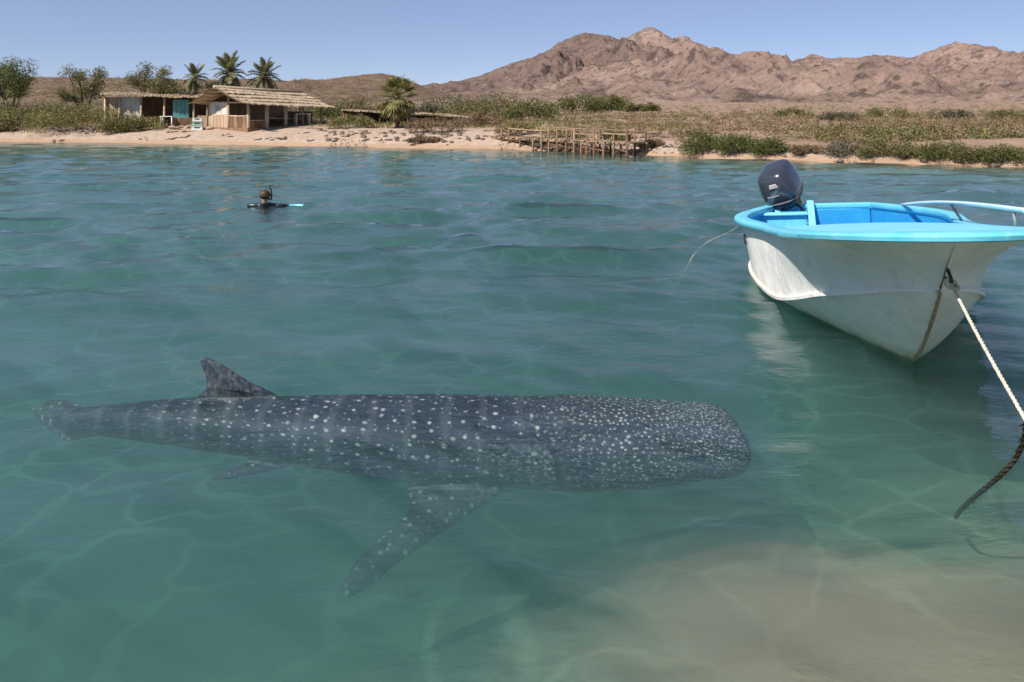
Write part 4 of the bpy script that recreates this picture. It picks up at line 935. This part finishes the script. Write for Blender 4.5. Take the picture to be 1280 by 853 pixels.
# ------------------------------------------------------------------ thatched house
HC = at(310, 161, 48.); hz = HC.z
dl = Vector((.6, .8, 0)); dg_ = Vector((-.8, .6, 0)); LW, GW = 5.6, 4.0
house = thing('thatched_house', 'open fronted thatched beach house with wooden posts and reed walls', 'house', HC)
def hp(a, g, z): return dl*a+dg_*g+Vector((0, 0, z))            # along the long side, along the gable, up
def post(a, g, z1, r, mat='wood_pale', z0=-.6, name='post'):
    j = random.uniform(-.04, .04); return MB().tube([hp(a, g, z0), hp(a+j, g, (z0+z1)/2), hp(a, g, z1)], [r*1.05, r, r*.95], 8).build(name, M[mat], house, True)
ZE, ZR = 1.62, 2.36                              # eave and ridge above the floor
for a, r in ((0, .10), (1.35, .13), (2.75, .11), (4.05, .07), (5.55, .08)): post(a, 0, ZE-.02-.03*a, r)
for a, g in ((0, 2.0), (0, 4.0), (5.55, 2.2), (5.55, 4.0)): post(a, g, (ZR-.1 if 1 < g < 3 else ZE)-.04*a, .08)
# walls of upright reed panels
def wall(a0, g0, a1, g1, z0, z1, mat, name, n):
    A, Bp = hp(a0, g0, 0), hp(a1, g1, 0); d = (Bp-A); nrm_ = Vector((-d.y, d.x, 0)).normalized()*.03
    for i in range(n):
        p, q = A.lerp(Bp, (i+.04)/n), A.lerp(Bp, (i+.96)/n); jz = random.uniform(-.02, .02)
        MB().hexa([p-nrm_+Vector((0, 0, z0)), q-nrm_+Vector((0, 0, z0)), q+nrm_+Vector((0, 0, z0)), p+nrm_+Vector((0, 0, z0))], [p-nrm_+Vector((0, 0, z1+jz)), q-nrm_+Vector((0, 0, z1+jz)), q+nrm_+Vector((0, 0, z1+jz)), p+nrm_+Vector((0, 0, z1+jz))]).build(name, M[mat], house)
wall(0, .12, 0, 1.92, -.3, .75, 'wood_dark', 'low_wall', 4)           # half wall right of the corner post
wall(0, 2.08, 0, 3.92, -.3, .80, 'reed', 'wall_panel', 5); wall(0, 2.08, 0, 3.92, .84, 1.55, 'plaster', 'upper_panel', 3)
wall(.12, .02, 1.25, .02, -.3, .45, 'wood_dark', 'low_wall', 3)
wall(.05, 4.02, 5.5, 4.02, -.3, 1.5, 'reed', 'wall_panel', 9); wall(5.57, .9, 5.57, 3.9, -.3, 1.0, 'reed', 'wall_panel', 5)
fl = MB().hexa([hp(-.1, -.1, -.5), hp(5.7, -.1, -.5), hp(5.7, 4.1, -.5), hp(-.1, 4.1, -.5)], [hp(-.1, -.1, .03), hp(5.7, -.1, .03), hp(5.7, 4.1, .03), hp(-.1, 4.1, .03)]).build('floor', M['wood_dark'], house)
def beam(p, q, r, mat='wood_pale', name='beam'): return MB().tube([p, p.lerp(q, .5)+Vector((0, 0, -.015)), q], r, 7).build(name, M[mat], house, True)
beam(hp(-.2, 0, ZE), hp(5.9, 0, ZE-.2), .06); beam(hp(-.2, 4, ZE), hp(5.9, 4, ZE-.2), .06); beam(hp(0, -.2, ZE-.03), hp(0, 4.2, ZE-.03), .055); beam(hp(-.3, 2, ZR), hp(5.9, 2, ZR-.22), .06)
beam(hp(0, .05, .76), hp(0, 2, .76), .035); beam(hp(0, 2.0, .82), hp(0, 4.0, .82), .04); beam(hp(.05, -.03, .50), hp(1.3, -.03, .50), .03); beam(hp(1.4, 0, .62), hp(4.1, 0, .55), .025)
for a in (.0, 1.35, 2.75, 4.05, 5.55):
    for sg in (0, 1): beam(hp(a, 2, ZR-.04*a-.02), hp(a, -.35 if sg == 0 else 4.35, ZE-.14-.035*a), .04, 'wood', 'rafter')
win = MB().box(hp(-.035, 3.1, 1.2), (.5, .04, .42), rz=math.atan2(dg_.y, dg_.x)).build('window', M['plaster'], house)
MB().box(hp(-.07, 3.1, 1.2), (.40, .03, .30), rz=math.atan2(dg_.y, dg_.x)).build('pane', mat_noise('dull_pane', (.20, .24, .28), (.32, .36, .40), 3, .3, 0), win)
# thatch: overlapping courses, each a sheet of ragged fronds
def thatch_slope(parent, E0, E1, R0_, R1_, courses, th=.07, name='thatch_course', per=60, over=.22, mat='thatch'):
    """eave corners E0,E1, ridge corners R0_,R1_; one ragged course per step"""
    for c_ in range(courses):
        f0 = c_/courses; f1 = min(1.02, (c_+1)/courses+.06); mb = MB(); n = per
        nrm_ = (E1-E0).cross(R0_-E0).normalized(); nrm_ = nrm_ if nrm_.z > 0 else -nrm_
        lo = []; hi = []
        for i in range(n+1):
            u = i/n; jag = random.uniform(-.5, .25)*over/max((R0_-E0).length, .1)
            e = E0.lerp(E1, u); r_ = R0_.lerp(R1_, u); lift = th*(1.0+.35*random.uniform(-1, 1)) + .05*float(vnoise(np.array(u*6), np.array(c_*3.1), 81))
            sag = -.05*math.sin(math.pi*u*2+c_)
            lo.append(e.lerp(r_, f0+(jag if c_ == 0 else jag*.6))+nrm_*lift+Vector((0, 0, sag*.5))); hi.append(e.lerp(r_, f1)+nrm_*th*.45+Vector((0, 0, sag*.5)))
        lo2 = [p-nrm_*th*.8 for p in lo]; hi2 = [p-nrm_*th*.6 for p in hi]
        mb.loft([lo2, lo, hi, hi2], False, False); mb.add([*lo2, *hi2], [(i, i+1, n+1+i+1, n+1+i) for i in range(n)])
        for i in range(per*2):                   # loose ends
            u = random.random(); k = int(u*n); p = lo[min(k, n)]; d = (p-hi[min(k, n)]).normalized()*random.uniform(.08, .26)+Vector((random.gauss(0, .03), random.gauss(0, .03), -random.uniform(0, .08))); w_ = (E1-E0).normalized()*.03
            mb.add([p-w_, p+w_, p+d], [(0, 1, 2)])
        mb.build(name, M[mat], parent)
E0, E1 = hp(-.95, -.85, ZE-.16), hp(6.1, -.85, ZE-.44); R0_, R1_ = hp(-1.0, 2, ZR+.08), hp(5.6, 2, ZR-.16)
thatch_slope(house, E0, E1, R0_, R1_, 5)
thatch_slope(house, hp(-.95, 4.7, ZE-.14), hp(6.1, 4.7, ZE-.42), R0_, R1_, 5)
MB().tube([R0_+Vector((0, 0, .07)), R0_.lerp(R1_, .5)+Vector((0, 0, .05)), R1_+Vector((0, 0, .07))], .12, 8).build('ridge_roll', M['thatch'], house, True)
# chair, table in the porch
def table(P, rz, label, mat, w, d, h, name='table'):
    t_ = thing(name, label, 'table', P, rz); bevel(MB().box((0, 0, h), (w, d, .04)).build('table_top', M[mat], t_), .01)
    for sx in (-1, 1):
        for sy in (-1, 1): MB().tube([(sx*w*.42, sy*d*.4, h-.02), (sx*w*.45, sy*d*.43, -.05)], .035, 8).build('leg', M[mat], t_, True)
    return t_
tp_ = HC+hp(3.6, -.55, 0); tp_.z = float(G(tp_.x, tp_.y)); table(tp_, .5, 'pale table standing outside the house porch', 'plaster', .95, .55, .70)
# ------------------------------------------------------------------ thatched shed left of the house
SP = ground_at(205, 52.5); shed = thing('thatched_shed', 'low flat roofed thatched shed with teal panel left of house', 'shed', SP)
def shp(u, z, dy=0): Y = 51.3+dy; return Vector(((u-640)/F*Y, Y, z))-SP
sz0 = SP.z
RT = [(126, 2.98), (160, 3.0), (200, 2.86), (240, 2.80), (272, 2.86)]
for i in range(4):
    (u0, z0), (u1, z1) = RT[i], RT[i+1]
    thatch_slope(shed, shp(u0, z0-.12, -.5), shp(u1, z1-.12, -.5), shp(u0, z0+.12, 2.8), shp(u1, z1+.12, 2.8), 3, .07, per=22)
for u in (131, 149, 176, 205, 242, 259): MB().tube([shp(u, sz0-.4), shp(u+.5, 2.75)], .07, 8).build('post', M['wood_pale'], shed, True)
for u0, u1, z0, z1, mat, nm, dy in ((133, 148, .6, 2.75, 'reed', 'wall_panel', .1), (150, 175, .6, 2.75, 'plaster', 'wall_panel', .12), (216, 236, 1.0, 2.62, 'teal', 'teal_panel', .15), (213, 243, .5, 1.45, 'wood_dark', 'low_wall', -.12), (245, 260, .5, 1.6, 'reed', 'wall_panel', .1), (178, 204, .5, 1.5, 'wood_dark', 'low_wall', .1)):
    a, b_ = shp(u0, 0, dy), shp(u1, 0, dy); up0, up1 = Vector((0, 0, z0)), Vector((0, 0, z1)); th = Vector((0, .06, 0))
    n = 4
    for k in range(n):
        p, q = a.lerp(b_, (k+.03)/n), a.lerp(b_, (k+.97)/n); MB().hexa([p+up0, q+up0, q+th+up0, p+th+up0], [p+up1, q+up1, q+th+up1, p+th+up1]).build(nm, M[mat], shed)
MB().hexa([shp(128, .5, 2.7), shp(266, .5, 2.7), shp(266, .5, 2.8), shp(128, .5, 2.8)], [shp(128, 2.8, 2.7), shp(266, 2.8, 2.7), shp(266, 2.8, 2.8), shp(128, 2.8, 2.8)]).build('back_wall', M['wood_dark'], shed)
table(ground_at(209, 51.0), .1, 'small white table at the left side of the teal panel', 'white_plastic', .8, .5, .75)
def crate(u, v, w, h, mat, label, z):
    t_ = thing('crate', label, 'crate', Vector((ground_at(u, 49.6).x, 49.6, z)), .2, 'crates stacked by the shed'); s = 49.6/F; bevel(MB().box((0, 0, h*s/2), (w*s, w*s*.7, h*s)).build('crate_body', M[mat], t_), .02)
    for k in (-1, 1): MB().box((0, k*w*s*.36, h*s*.82), (w*s*.5, .03, .06)).build('handle', M['dark'], t_)
    MB().box((0, 0, h*s+.01), (w*s*1.06, w*s*.76, .03)).build('lid', M[mat], t_)
zc0 = float(ground_at(247, 49.6).z)-.02
crate(247, 152, 13, 5, 'white_plastic', 'white crate at the bottom of the stack by the shed', zc0)
crate(247, 147, 12, 4.5, 'green_plastic', 'pale green crate in the middle of stack by shed', zc0+.29)
crate(247, 142, 11, 4, 'white_plastic', 'topmost white crate of the stack by the shed', zc0+.56)
# ------------------------------------------------------------------ low shelter between the house and the jetty
LP_ = ground_at(515, 53); low = thing('low_shelter', 'long low shelter with flat pale thatch roof behind the dune', 'shelter', LP_)
def lsp(u, v, dy=0, Y=53.): p = at(u, v, Y); return Vector((p.x*(Y+dy)/Y, Y+dy, p.z))-LP_
seg = [(427, 138), (460, 139.5), (500, 141.5), (540, 143), (575, 146), (606, 149)]
for i in range(5):
    (u0, v0), (u1, v1) = seg[i], seg[i+1]
    thatch_slope(low, lsp(u0, v0+1.4, -.3), lsp(u1, v1+1.4, -.3), lsp(u0, v0-.8, 2.4), lsp(u1, v1-.8, 2.4), 2, .06, per=24)
for u, v in ((430, 140), (452, 141), (475, 142), (500, 143), (520, 143.5), (545, 145), (568, 147), (590, 149), (603, 151)):
    p = lsp(u, v); MB().tube([p, Vector((p.x, p.y, -.5))], .06, 8).build('post', M['wood_dark'], low, True)
for u0, u1, mat in ((530, 556, 'reed'), (508, 520, 'plaster'), (572, 600, 'reed')):
    a, b_ = lsp(u0, 150, .2), lsp(u1, 150, .2); n = 3
    for k in range(n):
        p, q = a.lerp(b_, (k+.03)/n), a.lerp(b_, (k+.97)/n); z0, z1 = -.5, p.z+.16; MB().hexa([(p.x, p.y, z0), (q.x, q.y, z0), (q.x, q.y+.06, z0), (p.x, p.y+.06, z0)], [(p.x, p.y, z1), (q.x, q.y, z1), (q.x, q.y+.06, z1), (p.x, p.y+.06, z1)]).build('wall_panel', M[mat], low)
a, b_ = lsp(428, 139, 2.3), lsp(604, 150, 2.3); MB().hexa([(a.x, a.y, -.6), (b_.x, b_.y, -.6), (b_.x, b_.y+.08, -.6), (a.x, a.y+.08, -.6)], [(a.x, a.y, a.z), (b_.x, b_.y, b_.z), (b_.x, b_.y+.08, b_.z), (a.x, a.y+.08, a.z)]).build('back_wall', M['wood_dark'], low)
# ------------------------------------------------------------------ jetty
J0 = at(678, 189, 39.3); J1 = at(785, 197, 34.9); J0.z = J1.z = 0; jd = (J1-J0).normalized(); jn_ = Vector((-jd.y, jd.x, 0)); jn_ = jn_ if jn_.y > 0 else -jn_
jt = thing('jetty', 'rickety wooden jetty on crooked posts reaching into the bay', 'jetty', J0); DZ = .62; JW = 1.15; JL = (J1-J0).length
def jp(s, w, z): return jd*s+jn_*w+Vector((0, 0, z))
def s_of(u, w=0.):                               # distance along the jetty for a photo column
    k = (u-640)/F; X0, Y0_ = J0.x+jn_.x*w, J0.y+jn_.y*w; return (k*Y0_-X0)/(jd.x-k*jd.y)
for (u, ztop, lean) in ((628, 1.05, 0), (637, 1.15, .02), (651, .58, 0), (667, .58, .02), (677.8, 1.14, 0), (687, 1.22, .0), (697.5, 1.16, -.06), (708.7, 1.12, .10), (718.5, 1.16, .02), (727.5, .58, .03), (734.6, .80, 0), (743.4, 1.16, -.02), (755.6, .60, .05), (767.8, .60, .06), (784.7, 1.22, 0)):
    s = s_of(u); MB().tube([jp(s-lean, -.05, -1.6), jp(s, -.05, .3), jp(s+lean*.6, -.05, ztop)], [.062, .058, .048], 8).build('post', M[random.choice(('wood', 'wood_dark', 'wood_dark'))], jt, True)
for u in (655, 672, 683, 692, 703, 714, 724, 739, 749, 762, 775, 793, 806):
    s = s_of(u, JW); hgt = 1.2 if u in (714, 749, 793, 806) else .58; MB().tube([jp(s+random.uniform(-.1, .1), JW+.05, -1.6), jp(s, JW+.05, hgt)], [.058, .048], 8).build('post', M['wood_dark'], jt, True)
s0 = s_of(596); np_ = int((JL-s0)/.17)
plk = MB().box((0, 0, 0), (.15, JW+.25, .04)).build('plank', M['wood']).data; drop_template(plk)
ja = math.atan2(jd.y, jd.x)
for i in range(np_):
    if random.random() < .04: continue
    s = s0+(i+.5)*.17; o = bpy.data.objects.new('plank', plk); link(o, jt); o.location = jp(s, JW/2+random.uniform(-.06, .06), DZ-.02+.012*random.uniform(-1, 1)); o.rotation_euler = (random.uniform(-.012, .012), random.uniform(-.03, .03), ja+random.uniform(-.03, .03)); o.scale = (random.uniform(.85, 1.05), random.uniform(.94, 1.06), 1)
for w in (-.02, JW+.02): MB().tube([jp(s0, w, DZ-.09), jp(JL*.4, w, DZ-.10), jp(JL+.1, w, DZ-.07)], .05, 6).build('bearer', M['wood'], jt)
for u0, u1, z0, z1, w in ((697, 718, 1.10, 1.08, -.05), (637, 655, 1.05, 1.03, -.05), (718, 743, .92, .90, -.05), (740, 806, 1.14, 1.06, JW+.05), (755, 806, .92, .90, JW+.05), (698, 734, 1.12, 1.10, JW+.05), (655, 690, .95, .98, JW+.05)):
    sa_, sb_ = s_of(u0, w), s_of(u1, w); MB().tube([jp(sa_, w, z0), jp((sa_+sb_)/2, w, (z0+z1)/2-.02), jp(sb_, w, z1)], .032, 6).build('rail', M['wood'], jt)
MB().tube([jp(JL, -.05, 1.1), jp(JL+.03, JW+.05, 1.08)], .03, 6).build('rail', M['wood'], jt)
for u0, u1, z in ((687, 718, .22), (727, 756, .18), (768, 784, .2)): MB().tube([jp(s_of(u0), -.02, z+.15), jp(s_of(u1), -.02, z)], .03, 6).build('brace', M['wood_dark'], jt)
bx_ = jp(s_of(765), JW*.55, DZ+.02); bh = thing('bench', 'plank bench on the jetty near its outer end', 'bench', J0+bx_, ja)
MB().box((0, 0, .30), (1.0, .28, .04)).build('seat', M['wood'], bh)
for k in (-.4, .4): MB().box((k, 0, .14), (.06, .24, .28)).build('leg', M['wood_dark'], bh)

# ------------------------------------------------------------------ snorkeller
PS = Vector(((331-640)/F*17.6, 17.6, .035)); per = thing('person', 'snorkeller in dark wetsuit facing the far shore, head above water', 'person', PS)
t = NT('wetsuit'); M['wetsuit'] = t.bsdf(t.ramp(t.noise(t.coord(), 6, 4), (.3, (.008, .011, .018)), (.7, (.02, .026, .04))), .35, 0, None, .5)
M['skin'] = mat_noise('skin', (.42, .22, .15), (.52, .29, .20), 8, .5, .05)
t = NT('hair'); M['hair'] = t.bsdf(t.ramp(t.noise(t.mapping(t.coord(), (1, 1, .3)), 40, 4), (.3, (.015, .009, .006)), (.7, (.10, .055, .028))), .6, 0, None, .3)
M['cyan'] = mat_noise('cyan_blade', (.05, .50, .68), (.12, .62, .78), 5, .3, .05)
me = bpy.data.meshes.new('body'); V = []; Eg = []; Rd = []
def jv(p, r, par=None):
    V.append(p); Rd.append(r); k = len(V)-1
    if par is not None: Eg.append((par, k))
    return k
pel = jv((0, .55, -.42), .15); wa = jv((0, .36, -.24), .145, pel); chst = jv((0, .16, -.10), .17, wa); nk = jv((0, .02, .03), .062, chst); nk2 = jv((0, .0, .085), .06, nk)
hd1 = jv((0, .0, .155), .088, nk2); hd2 = jv((0, .005, .235), .094, hd1); hd3 = jv((0, .01, .295), .06, hd2)
for sg in (-1, 1):
    sh = jv((sg*.17, .12, -.045), .075, chst); sh2 = jv((sg*.24, .08, -.035), .062, sh); el = jv((sg*.40, .10, -.035), .048, sh2); wr_ = jv((sg*.43, .33, -.06), .033, el); pa = jv((sg*.43, .41, -.06), .03, wr_)
    for i in range(5):
        L1 = (.055, .085, .095, .088, .068)[i]; x_ = sg*(.43+.018*(2-i)); b_y = .44 if i else .40
        f1 = jv((x_, b_y, -.058), .010, pa); f2 = jv((x_+sg*(.02 if i == 0 else 0)*-1, b_y+L1*.6, -.062), .0085, f1); jv((x_-sg*(.03 if i == 0 else 0), b_y+L1, -.072), .007, f2)
    kn = jv((sg*.14, .95, -.38), .075, pel); ank = jv((sg*.20, 1.30, -.52), .045, kn); jv((sg*.22, 1.40, -.56), .04, ank)
me.from_pydata(V, Eg, []); body_o = link(bpy.data.objects.new('body', me), per)
skm = body_o.modifiers.new('skin', 'SKIN'); body_o.modifiers.new('sub', 'SUBSURF').levels = 2
sv_ = me.skin_vertices[0].data
for i, r_ in enumerate(Rd): sv_[i].radius = (r_, r_)
sv_[0].use_root = True; bake(body_o)
me = body_o.data; me.materials.clear(); me.materials.append(M['wetsuit']); me.materials.append(M['skin'])
for pgn in me.polygons:
    c_ = pgn.center; pgn.use_smooth = True
    pgn.material_index = 1 if (c_.z > .035 and abs(c_.x) < .2) or c_.y > .34 and abs(c_.x) > .3 and c_.z > -.12 else 0
# face on the far side: brow, nose, lips, ears
mb = MB(); mb.tube([(0, .10, .215), (0, .135, .175), (0, .12, .165)], [.012, .022, .012], 8); mb.build('nose', M['skin'], per, True)
mb = MB(); mb.tube([(-.03, .093, .125), (0, .103, .127), (.03, .093, .125)], [.006, .012, .006], 8); mb.build('mouth', mat_noise('lips', (.4, .16, .13), (.45, .2, .16), 8, .5, 0), per, True)
for sg in (-1, 1): MB().tube([(sg*.088, 0, .21), (sg*.108, -.01, .195), (sg*.100, -.005, .16)], [.014, .018, .010], 8).build('ear', M['skin'], per, True)
hm_ = MB(); rings = []
for i in range(11):
    a = R(-50+138*i/10); z = .215+.112*math.sin(a); r_ = .112*math.cos(a); rings.append([Vector((r_*math.cos(b)*1.0, .005+r_*math.sin(b)*1.06*(1 if math.sin(b) < 0 else .8), z+(.05 if math.sin(b) > .3 and i < 5 else 0)+.004*math.sin(b*9+i))) for b in [2*math.pi*k/24 for k in range(24)]])
hm_.loft(rings); hair = hm_.build('hair', M['hair'], per); smooth_angle(hair, 80)
mk = MB(); mk.tube([(.118*math.cos(a), .118*math.sin(a)+.0, .205+.012*math.sin(a)) for a in [2*math.pi*k/24 for k in range(25)]], .014, 6); mk.build('mask_strap', M['dark'], per, True)
mk = MB(); mk.loft([[Vector((.085*math.copysign(abs(math.cos(a))**.7, math.cos(a))*w, y, .205+.045*math.copysign(abs(math.sin(a))**.7, math.sin(a))*w)) for a in [2*math.pi*k/20 for k in range(20)]] for y, w in ((.085, 1.0), (.125, 1.05), (.135, .9))]); mk.build('mask', M['dark'], per, True)
MB().tube([(.03, .125, .12), (.10, .10, .10), (.135, .05, .16), (.140, .02, .26), (.125, .0, .36), (.105, -.01, .44)], .017, 10).build('snorkel', M['dark'], per, True)
fb = MB(); rows = []
for i in range(9):
    u = i/8; w = .05+.085*u**.8; x = .56+.50*u; rows.append([Vector((x, .02-w, .012+.01*math.sin(u*3))), Vector((x, .02-w*.9, .030+.01*math.sin(u*3))), Vector((x, .02, .022+.01*math.sin(u*3))), Vector((x, .02+w*.9, .030+.01*math.sin(u*3))), Vector((x, .02+w, .012+.01*math.sin(u*3))), Vector((x, .02, .004+.01*math.sin(u*3)))])
fb.loft(rows); sf = fb.build('swim_fin', M['cyan'], None); sf.location = PS+Vector((.24, -.18, -.004)); sf.scale = (.62, .7, .8); smooth_angle(sf, 50)
tag(sf, 'cyan swim fin floating flat beside the snorkeller', 'swim fin')
for (u, Y, w, h, leaf, lab) in ((18, 54, 90, 30, 'leaf_green', 'dark green bush under the tall shoots of far left tree'), (104, 56, 80, 22, 'leaf_olive', 'olive bush around the trunks of the sparse tree'), (190, 57, 84, 28, 'leaf_olive', 'olive bush around the trunks behind the shed'), (-30, 52, 80, 40, 'leaf_olive', 'olive bush cut by the left frame edge'), (70, 60, 60, 20, 'leaf_yellow', 'yellowish bush deep between left trees'), (268, 64, 60, 26, 'leaf_olive', 'olive brush between lowest and tallest palm')):
    bush(u, 0, w, h, lab, leaf, Y=Y, n=1000, group='brush under the left trees')
# stirred up sand hanging in the shallow water in front
from mathutils import noise as mn_
t = NT('stirred_sand'); v1 = t.node('VolumeScatter'); v1.inputs['Color'].default_value = (.80, .50, .32, 1); v1.inputs['Density'].default_value = .95; v2 = t.node('VolumeAbsorption'); v2.inputs['Color'].default_value = (.90, .56, .36, 1); v2.inputs['Density'].default_value = .36; a2 = t.node('AddShader'); t.l.new(v1.outputs[0], a2.inputs[0]); t.l.new(v2.outputs[0], a2.inputs[1]); t.l.new(a2.outputs[0], t.out.inputs['Volume'])
for k, (cx, cy, rx, ry, rz, zc_) in enumerate(((1.80, 3.72, 1.75, 1.00, .20, -.36), (1.55, 3.80, 1.15, .70, .17, -.34), (2.05, 3.62, 1.25, .72, .18, -.35), (1.35, 3.92, .70, .42, .14, -.33))):
    bm = bmesh.new(); bmesh.ops.create_icosphere(bm, subdivisions=4, radius=1); o_3 = Vector((3+k*5, 1, 7-k*2))
    for v_ in bm.verts:
        v_.co *= 1+.34*mn_.noise(v_.co*1.6+o_3)+.16*mn_.noise(v_.co*3.6+o_3)
        v_.co = Vector((cx+v_.co.x*rx, cy+v_.co.y*ry, zc_+v_.co.z*rz))
    me = bpy.data.meshes.new('sediment_cloud'); bm.to_mesh(me); bm.free(); me.polygons.foreach_set('use_smooth', [True]*len(me.polygons))
    me.materials.append(t.m); stuff(link(bpy.data.objects.new('sediment_cloud', me)))
